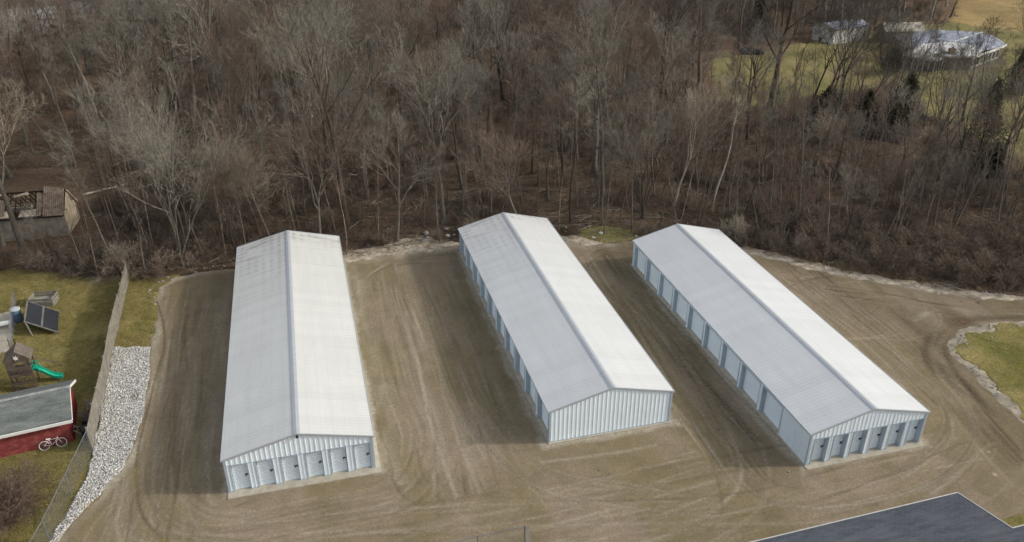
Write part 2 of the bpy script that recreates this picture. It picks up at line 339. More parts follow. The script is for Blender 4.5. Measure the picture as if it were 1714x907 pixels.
# tyre marks on the lot, stamped on the lot's own vertices
def spline(pts, step=.1):
    P = np.array(pts, float)
    Q = np.vstack([2*P[0]-P[1], P, 2*P[-1]-P[-2]]); out = []
    for i in range(1, len(Q)-2):
        a, b, c, d = Q[i-1:i+3]; n = max(2, int(np.linalg.norm(c-b)/step)); t = np.linspace(0, 1, n, endpoint=False)[:, None]
        out.append(.5*((2*b)+(-a+c)*t+(2*a-5*b+4*c-d)*t*t+(-a+3*b-3*c+d)*t**3))
    return np.vstack(out)
def lot_attrs(P, d):
    res = .125; lo = P.min(0); nx = int(round((P[:, 0].max()-lo[0])/res))+1; ny = len(P)//nx
    pale = np.zeros((ny, nx)); dark = np.zeros((ny, nx)); r = np.random.default_rng(3)
    def stamp(A, path, w, amp, brk=True):
        k = int(w/res*1.6)+1; o = np.arange(-k, k+1); OX, OY = np.meshgrid(o, o)
        am = amp*np.ones(len(path))
        if brk: am = amp*np.clip(.55+1.5*vnoise(path+r.random(2)*90, 3.5, int(r.integers(99))), 0, 1.2)
        tmp = {}
        for (x, y), a in zip(path, am):
            fx = (x-lo[0])/res; fy = (y-lo[1])/res; ix = int(fx); iy = int(fy)
            if ix-k < 0 or iy-k < 0 or ix+k+1 >= nx or iy+k+1 >= ny: continue
            g = np.exp(-(((OX+ix-fx)**2+(OY+iy-fy)**2)*res*res)/(w*w*.5))*a
            s = A[iy-k:iy+k+1, ix-k:ix+k+1]; np.maximum(s, g, out=s)
    def pair(A, pts, w, amp, gap=.85):
        p = spline(pts, .12); t = np.gradient(p, axis=0); n = np.stack([-t[:, 1], t[:, 0]], 1)/(np.linalg.norm(t, axis=1)[:, None]+1e-9)
        for s in (-1, 1): stamp(A, p+n*gap*s, w, amp)
    px = lambda L: [g2(*q) for q in L]
    # marks seen in the photograph
    stamp(dark, spline(px([(262, 505), (272, 540), (274, 580), (258, 640), (243, 700), (229, 760), (228, 825), (240, 868), (275, 907), (300, 930)])), .13, .95, False)
    stamp(dark, spline(px([(268, 505), (280, 545), (281, 585), (266, 640), (251, 700), (238, 760), (237, 825), (250, 868), (286, 907)])), .10, .4)
    stamp(pale, spline(px([(690, 520), (712, 575), (740, 640), (775, 705), (812, 770)])), .13, .9)
    stamp(pale, spline(px([(1118, 690), (1128, 715), (1145, 750), (1162, 782)])), .12, .8)
    stamp(pale, spline(px([(850, 742), (866, 770), (895, 797), (940, 815), (1010, 820), (1100, 812), (1190, 818)])), .16, .6)
    stamp(pale, spline(px([(905, 775), (960, 768), (1040, 757), (1100, 745)])), .2, .5)
    stamp(pale, spline(px([(230, 907), (200, 870), (215, 840)])), .12, .4); stamp(pale, spline(px([(140, 907), (165, 870), (190, 840)])), .12, .5)
    for cx, cy, a, b in ((1350, 478, 55, 22), (1480, 535, 95, 38), (1505, 540, 62, 30), (1440, 520, 110, 48), (1395, 500, 85, 36)):
        t = np.linspace(r.random()*6, r.random()*3+9, 40); stamp(pale if r.random() < .6 else dark, spline([g2(cx+a*math.cos(q), cy+b*math.sin(q)) for q in t]), .18, .5)
    stamp(pale, spline(px([(1340, 566), (1400, 567), (1450, 566), (1490, 558), (1508, 540), (1500, 515), (1470, 505)])), .13, .7)
    stamp(pale, spline(px([(1530, 537), (1545, 528), (1562, 522)])), .4, .7, False)
    stamp(pale, spline(px([(1345, 466), (1360, 462)])), .4, .6, False)
    for o in (0, 6, 14): stamp(dark, spline(px([(1714, 516+o), (1640, 516+o), (1560, 508+o), (1480, 492+o), (1380, 478+o)])), .2, .5)
    stamp(pale, spline(px([(1760, 528), (1640, 523), (1560, 512), (1450, 493)])), .2, .5)
    for o, a, w in ((0, .7, .5), (18, .75, .5), (34, .55, .6), (50, .35, .7), (8, .8, .2), (27, .7, .2)):
        stamp(dark, spline(px([(1714-o*.2, 528+o*.1), (1620-o, 545-o*.2), (1582-o, 575+o*.1), (1590-o, 610+o*.2), (1625-o, 655+o*.2), (1670-o, 705+o*.2), (1730-o, 770+o*.2)])), w, a)
    stamp(pale, spline(px([(650, 440), (610, 470), (592, 520), (590, 560)])), .3, .5); stamp(dark, spline(px([(700, 440), (640, 450), (600, 480), (590, 500)])), .2, .5)
    for q in range(4): stamp(pale if q % 2 else dark, spline(px([(760-q*9, 425+q*4), (700-q*4, 432+q*3), (665, 450+q*6), (668, 480+q*10), (690, 540+q*12)])), .18, .45)
    for q in range(5): stamp(dark if q % 2 else pale, spline(px([(1062, 412+q*5), (1010+q*4, 412+q*4), (985, 430+q*5), (1000+q*3, 470+q*6), (1060+q*6, 540)])), .16, .5)
    stamp(pale, spline(px([(1640, 755), (1668, 742), (1660, 770)])), .1, .8)
    for q in ((1655, 757), (1665, 795)): stamp(pale, np.array(px([q]*2)), .18, 1.2, False)
    # long sweeps of wheel marks seen in the photograph
    for q in range(9):
        o = q*5+r.normal()*2
        pair(dark if q % 3 else pale, px([(300+o*.8, 480+o), (285+o*.9, 560), (275+o, 660), (262+o, 760), (270+o, 830+o*.4), (330+o, 880-o*.3), (430, 893-o)]), r.uniform(.09, .2), r.uniform(.25, .6))
    for q in range(8):
        o = q*7+r.normal()*3
        pair(dark if q % 2 else pale, px([(620+o, 470), (640+o, 560), (660+o*1.2, 650), (690+o*1.3, 740), (650+o, 820+o*.3), (520+o, 850+o*.4), (400, 880+o*.5)]), r.uniform(.09, .2), r.uniform(.2, .5))
    for q in range(8):
        o = q*6+r.normal()*3
        pair(dark if q % 2 else pale, px([(990+o, 430), (1060+o*1.2, 540), (1130+o*1.2, 650), (1190+o, 740), (1260+o, 815+o*.3), (1400, 835-o*.3), (1540, 800-o*.4), (1610-o*.3, 745-o), (1600-o, 680-o), (1520-o, 590-o*.6), (1440-o, 520)]), r.uniform(.09, .2), r.uniform(.25, .6))
    for q in range(7):
        o = q*7+r.normal()*3
        pair(dark if q % 2 else pale, px([(1190, 835+o*.5), (1050, 845-o*.4), (930, 820-o*.3), (860-o*.3, 770-o*.3), (800-o*.5, 690), (760-o*.5, 600), (725-o*.5, 500)]), r.uniform(.09, .2), r.uniform(.2, .5))
    # everyday traffic: up and down the lanes and round the front
    lanes = [(-13.5, -9.5), (3.6, 12.0), (24.2, 28.2), (40., 46.)]
    for i in range(85):
        a = lanes[r.integers(4)]; b = lanes[r.integers(4)]; xa = r.uniform(*a); xb = r.uniform(*b); k = r.random()
        y0 = r.uniform(33, 38) - .16*xa*.6; yt = r.uniform(60, 71)-(xa > 20)*r.uniform(2, 10)
        if k < .66: pts = [(xa+r.normal()*.5, yt), (xa+r.normal()*.3, 55), (xa+r.normal()*.2, 46), (xa+r.normal()*.6, 38)]
        elif k < .95: pts = [(xa, 52), (xa+.2, 44), (xa+np.sign(xb-xa+.1)*2.5, y0+1.5), ((xa+xb)/2, y0-.5-r.random()*3), (xb+np.sign(xa-xb)*3, y0-1)]
        else: pts = [(-14+r.random()*4, 42-r.random()*5), (0, 38-r.random()*4), (15, 35-r.random()*4), (32, 31-r.random()*3), (46, 36)]
        A = pale if r.random() < .55 else dark
        pair(A, pts, r.uniform(.10, .22), r.uniform(.15, .62), r.uniform(.7, .95))
    pale = pale.ravel(); dark = dark.ravel()
    # pale fines along the edge, beside the sheds, broad darker zones in the lanes
    e = np.clip(1-np.abs(d-.2)/.65, 0, 1)*np.clip(.75+1.4*vnoise(P, 2.3, 11), 0, 1); pale = np.maximum(pale, e)
    for n, (bx, by, rz, w, l) in enumerate(SHEDS):
        c, s = math.cos(rz), math.sin(rz); q = P-np.array([bx, by]); lx = q[:, 0]*c+q[:, 1]*s; ly = -q[:, 0]*s+q[:, 1]*c
        dd = np.maximum(np.maximum(-lx, lx-w), np.maximum(-ly, ly-l))+vnoise(P, .7, 12+n)*.35+vnoise(P, 2.2, 22+n)*.35
        pale = np.maximum(pale, np.clip((.75-dd)/.4, 0, 1)*.85)
    right = np.clip(1-np.abs(P[:, 0]-3.1-vnoise(P, 4, 19))/1.0, 0, 1)*(P[:, 1] > 40)*.5*np.clip(.6+1.6*vnoise(P, 1.3, 17), 0, 1); pale = np.maximum(pale, right)
    st = np.clip(vnoise(P*np.array([1, .06]), .35, 31)*1.6, 0, .5)*(P[:, 1] > 40)*np.clip((P[:, 1]-40)/4, 0, 1); pale = np.maximum(pale, st*.25)
    st = np.clip(vnoise(P*np.array([1, .05]), .5, 33)*1.6, 0, .6)*np.clip((P[:, 1]-40)/4, 0, 1); dark = np.maximum(dark, st*.28)
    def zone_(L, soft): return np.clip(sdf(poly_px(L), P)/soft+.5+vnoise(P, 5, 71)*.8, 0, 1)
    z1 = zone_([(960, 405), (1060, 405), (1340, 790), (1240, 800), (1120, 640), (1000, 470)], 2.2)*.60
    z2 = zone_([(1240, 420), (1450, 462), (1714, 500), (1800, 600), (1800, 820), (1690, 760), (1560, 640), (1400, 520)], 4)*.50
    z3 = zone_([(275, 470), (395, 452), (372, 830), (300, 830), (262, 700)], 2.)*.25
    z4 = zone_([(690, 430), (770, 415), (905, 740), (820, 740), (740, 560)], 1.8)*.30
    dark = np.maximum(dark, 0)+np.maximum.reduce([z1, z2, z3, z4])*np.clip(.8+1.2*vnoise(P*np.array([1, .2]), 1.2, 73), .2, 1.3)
    bank = np.clip(1-np.abs(d-.4)/1.1, 0, 1)*np.clip(sdf(poly_px([(540, 445), (560, 410), (1110, 395), (1110, 412), (700, 440)]), P)/1.5+1, 0, 1); pale = np.maximum(pale, bank*np.clip(.7+1.5*vnoise(P, 1.7, 75), 0, 1))
    dz = vnoise(P, 2.5, 41)*.03-.04*dark+.015*pale
    return {'pale': pale, 'dark': dark, 'dz': dz}
SHEDS = [(-7.219, 42.204, -.0048, 9.14, 30.41), (13.781, 41.56, .0007, 8.88, 29.76), (29.458, 34.973, .0042, 8.79, 29.43)]
sheet('lawn', LAWN, .3, .02, M['lawn'], 'patchy olive lawn of the back garden and verge', bb=(-70, 5, 0, 90), rag=1.2, fall=1.2)
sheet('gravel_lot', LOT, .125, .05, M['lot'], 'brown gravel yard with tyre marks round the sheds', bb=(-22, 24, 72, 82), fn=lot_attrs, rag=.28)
sheet('gravel_rim', ISLE, .2, .075, M['rim'], 'pale gravel rim round the grass island', bb=(40, 20, 80, 60), sink=.0)
sheet('lawn', ISLE, .15, .11, M['lawn'], 'grass island inside the bend of the gravel drive', inset=.6, bb=(40, 20, 80, 60), sink=.0, rag=.9, fall=.25)
M['bank'] = plain('bank_dirt', (.37, .32, .25), .95, .1, 0, .5, 1.6)
sheet('dirt_bank', poly_px([(560, 444), (640, 431), (700, 423), (772, 416), (772, 404), (735, 404), (700, 400), (660, 404), (610, 414), (575, 424)]), .15, .10, M['bank'], 'pale bare dirt bank behind the left and middle sheds', rag=.8, useh=True)
sheet('dirt_bank', poly_px([(1236, 417), (1250, 424), (1330, 443), (1400, 460), (1450, 469), (1560, 489), (1640, 498), (1720, 502), (1720, 497), (1640, 489), (1560, 478), (1450, 458), (1400, 450), (1330, 433), (1250, 411)]), .15, .10, M['bank'], 'narrow pale dirt bank along the brambles behind the right drive', rag=.6, useh=True)
sheet('dirt_bank', poly_px([(930, 398), (950, 405), (985, 412), (1010, 407), (990, 401), (960, 394)]), .15, .12, M['bank'], 'short pale dirt bank below the mossy patch', rag=.5, useh=True)
sheet('lawn', CLEAR, .7, .06, M['lawn_far'], 'open green lawn around the far house', sink=.5, fall=2, rag=2, useh=True, bb=(60, 50, 200, 230))
sheet('field', FIELD, 1.0, .09, M['field'], 'tan dry field beyond the far house', sink=.5, fall=2, rag=2, useh=True, bb=(60, 50, 260, 290))
sheet('stone_bed', STONE, .15, .075, M['bedding'], 'grey bedding under the white drainage stones')

# ------------------------------------------------------------------ storage sheds
def ribbed(mb, O, u, up, n, s0, s1, lo, hi, pitch=.305, h=.024, phase=.1):
    O, u, up, n = (np.array(a, float) for a in (O, u, up, n)); S = [(s0, 0)]
    c = math.floor((s0-phase)/pitch)*pitch+phase
    while c < s1+pitch:
        for ds, o in ((-.055, 0), (-.028, h), (.028, h), (.055, 0)):
            if s0+.004 < c+ds < s1-.004: S.append((c+ds, o))
        c += pitch
    S.append((s1, 0)); V = []
    for s, o in S: V += [O+u*s+n*o+up*lo(s), O+u*s+n*o+up*hi(s)]
    mb.add(V, [(2*i, 2*i+2, 2*i+3, 2*i+1) for i in range(len(S)-1)])
ZB = .06; EAVE = 2.69; RIDGE = 3.83
def wall(mb, O, u, n, L, top, ops):
    k = lambda z: (lambda s: z)
    e = 0
    for a, b, h in sorted(ops):
        if a > e: ribbed(mb, O, u, (0, 0, 1), n, e, a, k(ZB), top)
        ribbed(mb, O, u, (0, 0, 1), n, a, b, k(h), top); e = b
    if e < L: ribbed(mb, O, u, (0, 0, 1), n, e, L, k(ZB), top)
def door_src(w, h, rec, name_l):
    """roll-up door in its own frame: x 0..w along the wall, outward is -y"""
    mb = MB(); k = int(h/.15); V = []; F = []
    for i in range(k+1):
        z = ZB+(h-ZB)*i/k
        for zz_, yy in ((z, rec), (z+.09, rec-.024)):
            if zz_ <= h: V += [(0.02, yy, zz_), (w-.02, yy, zz_)]
    mb.add(V, [(2*i, 2*i+1, 2*i+3, 2*i+2) for i in range(len(V)//2-1)])
    mb.box(.02, w-.02, rec-.03, rec+.01, ZB, ZB+.07)
    fr = MB(); fr.box(-.05, 0.0, -.045, rec+.03, ZB, h+.05).box(w, w+.05, -.045, rec+.03, ZB, h+.05).box(0.0, w, -.045, rec+.03, h, h+.05)
    hd = MB(); hd.box(w-.24, w-.05, rec-.06, rec-.016, 1.12, 1.20).box(w-.21, w-.17, rec-.1, rec-.06, 1.06, 1.22)
    return (mk_mesh('door', mb.v, mb.f, M['door']), mk_mesh('frame', fr.v, fr.f, M['trim']), mk_mesh('handle', hd.v, hd.f, M['black']))
DS = door_src(1.0, 2.13, .17, ''); DC = door_src(1.0, 2.13, .34, ''); DW = door_src(2.5, 2.3, .30, '')
def place_door(src, root, loc, rz):
    d = link('door', src[0], root, loc); d.rotation_euler = (0, 0, rz)
    link('frame', src[1], d); link('handle', src[2], d)
def shed(idx, label, gable_doors, side_left, side_right, roofmat, gsrc, off):
    bx, by, rz, w, L = SHEDS[idx]; root = empty('storage_shed', (bx, by, 0.05), rz)
    tag(root, label, 'shed', 'long white storage sheds'); rec = .3
    mb = MB(); gt = lambda s: EAVE+(RIDGE-EAVE)*(1-abs(s-w/2)/(w/2)) - .01
    gops = [(off*w+i*w/6, off*w+i*w/6+1.0, 2.13) for i in range(6)] if gable_doors else []
    wall(mb, (0, 0, 0), (1, 0, 0), (0, -1, 0), w, gt, [])if not gops else None
    if gops:                               # gable split at the ridge so the panels meet the slope
        wall(mb, (0, 0, 0), (1, 0, 0), (0, -1, 0), w, gt, gops)
    wall(mb, (0, L, 0), (1, 0, 0), (0, 1, 0), w, gt, [])
    et = lambda s: EAVE-.01
    for side, ops in ((0, side_left), (w, side_right)):
        n = (-1, 0, 0) if side == 0 else (1, 0, 0)
        wall(mb, (side, 0, 0), (0, 1, 0), n, L, et, [(a, a+2.5, 2.3) for a in ops])
    mb.build('wall', M['wall_white'], root)
    core = MB(); core.box(.42, w-.42, .42, L-.42, 0, 2.62); core.build('partition', M['concrete'], root)
    fd = MB(); fd.box(-.12, w+(.38 if idx == 0 else .12), (-.6, -.2, -.42)[idx], L+.12, -.12, ZB); fd.build('slab', M['concrete'], root)
    for a, b, h in gops: place_door(gsrc, root, (a, 0, 0), 0)
    for a in side_left: place_door(DW, root, (0, a+2.5, 0), R(-90))
    for a in side_right: place_door(DW, root, (w, a, 0), R(90))
    # roof
    ov = .12; sl_ = math.hypot(w/2, RIDGE-EAVE); dz = (RIDGE-EAVE)/(w/2)
    for side in (-1, 1):
        rb = MB(); ex = -ov if side < 0 else w+ov; O = (ex, -.08, EAVE-ov*dz+.03)
        up = np.array([w/2*(-side), 0, RIDGE-EAVE])/sl_; nn = np.array([side*(RIDGE-EAVE), 0, w/2])/sl_; SL = math.hypot(w/2+ov, (w/2+ov)*dz)
        ribbed(rb, O, (0, 1, 0), up, nn, 0, L+.16, lambda s: 0., lambda s: SL, h=.011)
        A = np.array(O); B = A+up*SL; k = -nn*.05
        q = [A+k, B+k, B+k+[0, L+.16, 0], A+k+[0, L+.16, 0]]; rb.add(q, [(0, 1, 2, 3)])
        rb.build('roof_slope', roofmat, root)
        tr = MB(); A2 = A+nn*.002
        for yy in (-.005, L+.165):          # rake trim
            p, q2 = A+[0, yy, 0]-nn*.03, B+[0, yy, 0]-nn*.03
            tr.beam(p, q2, .05, .13)
        tr.beam(A+[side*.03, -.03, -.03], A+[side*.03, L+.19, -.03], .05, .1)
        tr.build('roof_trim', M['ridge'], root)
    rc = MB()
    for side in (-1, 1):
        p0 = np.array([w/2, -.09, RIDGE+.072]); p1 = p0+[side*.20, 0, -.20*dz]
        rc.plate([p0, p1, p1+[0, L+.18, 0], p0+[0, L+.18, 0]] if side > 0 else [p0+[0, L+.18, 0], p1+[0, L+.18, 0], p1, p0], .025)
    rc.build('ridge_cap', M['ridge'], root)
    for x in (0, w):
        for y in (0, L):
            sx = -1 if x == 0 else 1; sy = -1 if y == 0 else 1
            ct = MB(); ct.box(*sorted((x+sx*.045, x-sx*.09)), *sorted((y+sy*.04, y+sy*.055)), ZB, EAVE-.03).box(*sorted((x+sx*.045, x+sx*.06)), *sorted((y+sy*.055, y-sy*.09)), ZB, EAVE-.03); ct.build('corner_trim', M['trim'], root)
    bt = MB(); bt.box(.1, w-.1, -.05, -.036, ZB, ZB+.05) if not gops else None
    if gops:
        e = .1
        for a, b, h in gops+[(w-.1, w, 0)]:
            if a-.05 > e: bt.box(e, a-.05, -.05, -.036, ZB, ZB+.05)
            e = b+.05
        bt.box(.1, w-.1, -.055, -.047, 2.185, 2.22)
    bt.build('base_trim', M['trim'], root)
    # small lamp brackets / gutter bits at the near ridge
    lb = MB(); lb.box(w/2-.07, w/2+.07, -.2, -.055, RIDGE-.24, RIDGE-.12); lb.build('gable_lamp', M['black'], root) if idx == 0 else None
    return root
U = 3.03
shed(0, 'left long white shed, dirty stained roof and six narrow doors in its near end', True, [3.25+i*3.02 for i in range(9)], [3.25+i*3.02 for i in range(9)], M['roof_a'], DS, .035)
shed(1, 'middle long white shed with a plain doorless near end', False, [.27+i*2.965 for i in range(10)], [.27+i*2.965 for i in range(10)], M['roof_b'], DS, 0)
shed(2, 'right long white shed with clean roof and six deep set end doors', True, [3.35+i*2.9 for i in range(9)], [3.35+i*2.9 for i in range(9)], M['roof_c'], DC, .04)

# ------------------------------------------------------------------ bare trees
def rot_about(d, ang, az):                # tilt each unit vector d by ang about a random azimuth
    ref = np.zeros_like(d); ref[:, 2] = 1; m = np.abs(d[:, 2]) > .93; ref[m] = (1, 0, 0)
    u = np.cross(d, ref); u /= np.linalg.norm(u, axis=1, keepdims=True); v = np.cross(d, u)
    s = u*np.cos(az)[:, None]+v*np.sin(az)[:, None]
    o = d*np.cos(ang)[:, None]+s*np.sin(ang)[:, None]; return o/np.linalg.norm(o, axis=1, keepdims=True)
def grow(r, st, dr, ln, rad, seg, wob, up, taper):
    N = len(st); P = np.zeros((N, seg+1, 3)); P[:, 0] = st; d = dr.copy()
    for k in range(seg):
        d = d+r.normal(0, wob, (N, 3)); d[:, 2] += up; d /= np.linalg.norm(d, axis=1, keepdims=True)
        P[:, k+1] = P[:, k]+d*(ln/seg)[:, None]
    Rr = rad[:, None]*(1-(1-taper)*np.linspace(0, 1, seg+1)[None]); return P, Rr
def kids(r, P, Rr, n, t0, t1, ang, lnf, base_len, rf, mn=.006):
    N, S, _ = P.shape; par = np.repeat(np.arange(N), n); t = (r.random(len(par))**.8)*(t1-t0)+t0; f = t*(S-1); i = np.minimum(f.astype(int), S-2); w = (f-i)[:, None]
    p = P[par, i]*(1-w)+P[par, i+1]*w; d = P[par, i+1]-P[par, i]; d /= np.linalg.norm(d, axis=1, keepdims=True)
    rr = Rr[par, i]*(1-w[:, 0])+Rr[par, i+1]*w[:, 0]
    nd = rot_about(d, r.uniform(*ang, len(par)), r.uniform(0, 6.283, len(par)))
    ln = base_len[par]*r.uniform(*lnf, len(par))*(1.15-.55*t)
    return p, nd, ln, np.maximum(rr*rf, mn)
def tree_mesh(seed, H, style):
    r = np.random.default_rng(seed); tk = []; cr = []
    S = dict(oak=dict(fork=.34, nl=9, ang=(.45, 1.05), ll=(.42, .62), up=.10, rad=.30, nb=7, nt=6, nf=5),
             vase=dict(fork=.26, nl=7, ang=(.22, .55), ll=(.6, .8), up=.05, rad=.26, nb=8, nt=6, nf=5),
             slim=dict(fork=.50, nl=8, ang=(.35, .8), ll=(.22, .34), up=.12, rad=.15, nb=5, nt=5, nf=5),
             multi=dict(fork=.04, nl=8, ang=(.15, .5), ll=(.7, .95), up=.06, rad=.24, nb=9, nt=7, nf=5),
             bushy=dict(fork=.08, nl=10, ang=(.3, .9), ll=(.6, .85), up=.05, rad=.16, nb=10, nt=8, nf=7))[style]
    th = H*(1. if style in ('oak', 'slim') else .55)
    P, Rr = grow(r, np.zeros((1, 3)), np.array([[r.normal()*.05, r.normal()*.05, 1.]]), np.array([th*.93]), np.array([S['rad']*H/18]), 14, .06, .03, .12)
    Rr[:, 0] *= 1.45; tk.append(tubes(P, Rr, 9))
    st, d, l, rr = kids(r, P, Rr, S['nl'], S['fork'], .97, S['ang'], (.85, 1.15), np.array([H*np.mean(S['ll'])]), .62)
    P1, R1 = grow(r, st, d, l, rr, 9, .12, S['up'], .14); tk.append(tubes(P1, R1, 6))
    st, d, l, rr = kids(r, P1, R1, S['nb'], .18, 1., (.35, .95), (.38, .62), l, .6, .014)
    P2_, R2 = grow(r, st, d, l, rr, 6, .13, .07, .2); cr.append(tubes(P2_, R2, 4))
    st, d, l, rr = kids(r, P2_, R2, S['nt'], .12, 1., (.3, .9), (.42, .7), np.maximum(l, .8), .6, .012)
    P3, R3 = grow(r, st, d, l, rr, 4, .14, .07, .4); cr.append(tubes(P3, R3, 3))
    st, d, l, rr = kids(r, P3, R3, S['nf'], .15, 1., (.25, .85), (.45, .8), np.maximum(l, .5), .7, .0095)
    P4, R4 = grow(r, st, d, l, rr, 2, .15, .06, .6); cr.append(tubes(P4, R4, 3))
    return join_q(tk), join_q(cr)
TREES = {}
spec = [('oak', 18, 11), ('oak', 16, 12), ('oak', 20, 13), ('vase', 17, 14), ('vase', 19, 15), ('slim', 15, 16), ('slim', 17, 17), ('slim', 13, 18), ('multi', 15, 19), ('bushy', 8.5, 20), ('vase', 14, 21), ('oak', 15, 22)]
def tree_set(k, bark, twig):
    key = (k, bark, twig)
    if key not in TREES:
        base = (k, 'raw')
        if base not in TREES: TREES[base] = tree_mesh(spec[k][2], spec[k][1], spec[k][0])
        (a, b), (c, d) = TREES[base]
        TREES[key] = (mk_mesh('trunk', a, b, M[bark], True), mk_mesh('crown', c, d, M[twig]))
    return TREES[key]
def tree(name, k, x, y, h, rz, bark, twig, label, group=None, lean=(0, 0), cat='tree', wide=1.):
    a, b = tree_set(k, bark, twig); s = h/spec[k][1]
    e = empty(name, (x, y, hz(x, y)-.1), rz); e.scale = (s*wide, s*wide, s); e.rotation_euler = (lean[0], lean[1], rz)
    tag(e, label, cat, group); link('trunk', a, e); link('crown', b, e); return e

placed = []
def T(px, py, k, h, bark, twig, label, rz=0., lean=(0, 0), wide=1., name='bare_tree'):
    p = g2(px, py); placed.append((p[0], p[1], 2.4)); tree(name, k, p[0], p[1], h, rz, bark, twig, label, None, lean, 'tree', wide)
T(306, 446, 8, 15, 'bark_grey', 'twig_grey', 'thick many stemmed grey tree at the edge of the gravel left of the left shed', .4)
T(40, 420, 0, 19, 'bark_grey', 'twig_pale', 'big pale barked tree in front of the ruined building, right one of the two', 1.1, (0, -.08))
T(4, 408, 4, 17, 'bark_grey', 'twig_pale', 'big pale tree before the ruined building, at the very left edge', 2.1)
T(435, 372, 9, 9.5, 'bark_grey', 'twig_pale', 'round pale bushy tree right behind the left shed', 0, wide=1.15)
T(580, 378, 2, 21, 'bark_dark', 'twig_grey', 'tall dark forked tree between the left and middle sheds', 2.5, (0, -.05))
T(548, 330, 11, 17, 'bark_dark', 'twig_grey', 'leaning dark tree a little way in behind the left shed', 4.2, (.03, -.12))
T(520, 190, 4, 18, 'bark_pale', 'twig_grey', 'tall tree with white upper limbs deep behind the left shed', 4.2, (.0, -.12))
T(742, 372, 3, 19, 'bark_grey', 'twig_grey', 'straight vase shaped tree by the far left corner of the middle shed', 3.)
T(1128, 340, 3, 15, 'bark_pale', 'twig_pale', 'white barked forked tree behind the right shed', .3, (0, .05), .8)
T(1192, 345, 6, 15, 'bark_pale', 'twig_grey', 'slender white barked tree leaning over behind the right shed', 1., (0, .12))
T(1102, 190, 11, 17, 'bark_dark', 'twig_dark', 'dark spreading tree just left of the far green clearing', 1., wide=1.1)
T(1288, 182, 0, 21, 'bark_dark', 'twig_dark', 'dark two limbed tree standing in front of the far green clearing', 0.2, wide=1.25)
T(1352, 190, 3, 17, 'bark_dark', 'twig_dark', 'dark tree in front of the clearing, left of the white outbuilding', 1.3)
T(1402, 200, 4, 19, 'bark_dark', 'twig_dark', 'tall dark tree in front of the white outbuilding in the clearing', 3.3, (0, .05))
T(1452, 190, 10, 15, 'bark_dark', 'twig_grey', 'dark leaning tree left of the far white roofed house', 5.3, (0, .2))
T(1602, 265, 10, 14, 'bark_dark', 'twig_grey', 'thin dark tree in front of the far white roofed house', 2.3, wide=.7)
T(1545, 215, 6, 12, 'bark_dark', 'twig_dark', 'thin bare tree on the lawn below the sunroom of the far house', 2.3, wide=.9)
for i_, (px_, py_, k_, h_, lb_) in enumerate(((1236, 84, 1, 15, 'dark spreading tree at the back left corner of the far clearing'), (1305, 76, 0, 15, 'dark spreading tree behind the parked car side of the clearing'), (1372, 72, 11, 16, 'dark spreading tree directly left of the white outbuilding'), (1465, 50, 2, 16, 'dark spreading tree behind the beige roofed garage'), (1500, 165, 10, 11, 'bare bushy tree left of the far house, before its sunroom'), (1530, 150, 7, 11, 'thin bare tree in front of the sunroom of the far house'), (1575, 185, 4, 12, 'forked bare tree on the lawn straight below the chimney of the far house'), (1640, 150, 6, 11, 'slim bare tree in front of the right hand windows of the far house'), (1700, 120, 1, 12, 'bare tree at the right end of the far house'), (1475, 100, 11, 12, 'bare tree between the white outbuilding and the far house'), (1430, 90, 3, 12, 'bare tree right in front of the white outbuilding'), (1225, 175, 6, 13, 'slim bare tree at the left end of the far clearing'), (1490, 215, 3, 12, 'bare tree right of the broad dark cedar below the far house'), (1570, 235, 8, 11, 'many stemmed bare tree below the lawn of the far house'), (1610, 200, 1, 12, 'spreading bare tree on the lawn left of the tall cedar'), (1665, 205, 10, 12, 'bare tree on the lawn right behind the tall cedar'), (1700, 240, 6, 12, 'slim bare tree at the right edge beside the tall cedar'), (1395, 150, 10, 13, 'forked bare tree at the near edge of the far clearing'), (1265, 160, 3, 12, 'bare tree at the near left edge of the far clearing'), (1330, 130, 7, 11, 'lone slim tree standing on the far clearing'))):
    T(px_, py_, k_, h_, 'bark_dark', 'twig_dark', lb_, i_*1.3, wide=1.1)
T(1678, 270, 7, 15, 'bark_dark', 'twig_grey', 'thin bare tree at the right edge beyond the dark cedar', 4., wide=1.)
T(1560, 30, 0, 15, 'bark_dark', 'twig_grey', 'dark bare tree right behind the far white roofed house', 4., wide=1.)
T(1590, 30, 3, 14, 'bark_dark', 'twig_dark', 'dark leaning bare tree at the edge of the tan field', 1., (0, .3))
T(186, 260, 5, 16, 'bark_pale', 'twig_grey', 'white trunked birch in the wood above the ruined building', 1.)
T(1245, 372, 6, 16, 'bark_dark', 'twig_grey', 'thin dark tree nearest the far right corner of the right shed', 1.)
T(955, 372, 5, 15, 'bark_dark', 'twig_grey', 'thin dark tree right of the far end of the middle shed', 2.)
T(1075, 365, 8, 12, 'bark_dark', 'twig_grey', 'cluster of dark stems just left of the right shed far end', 2.)

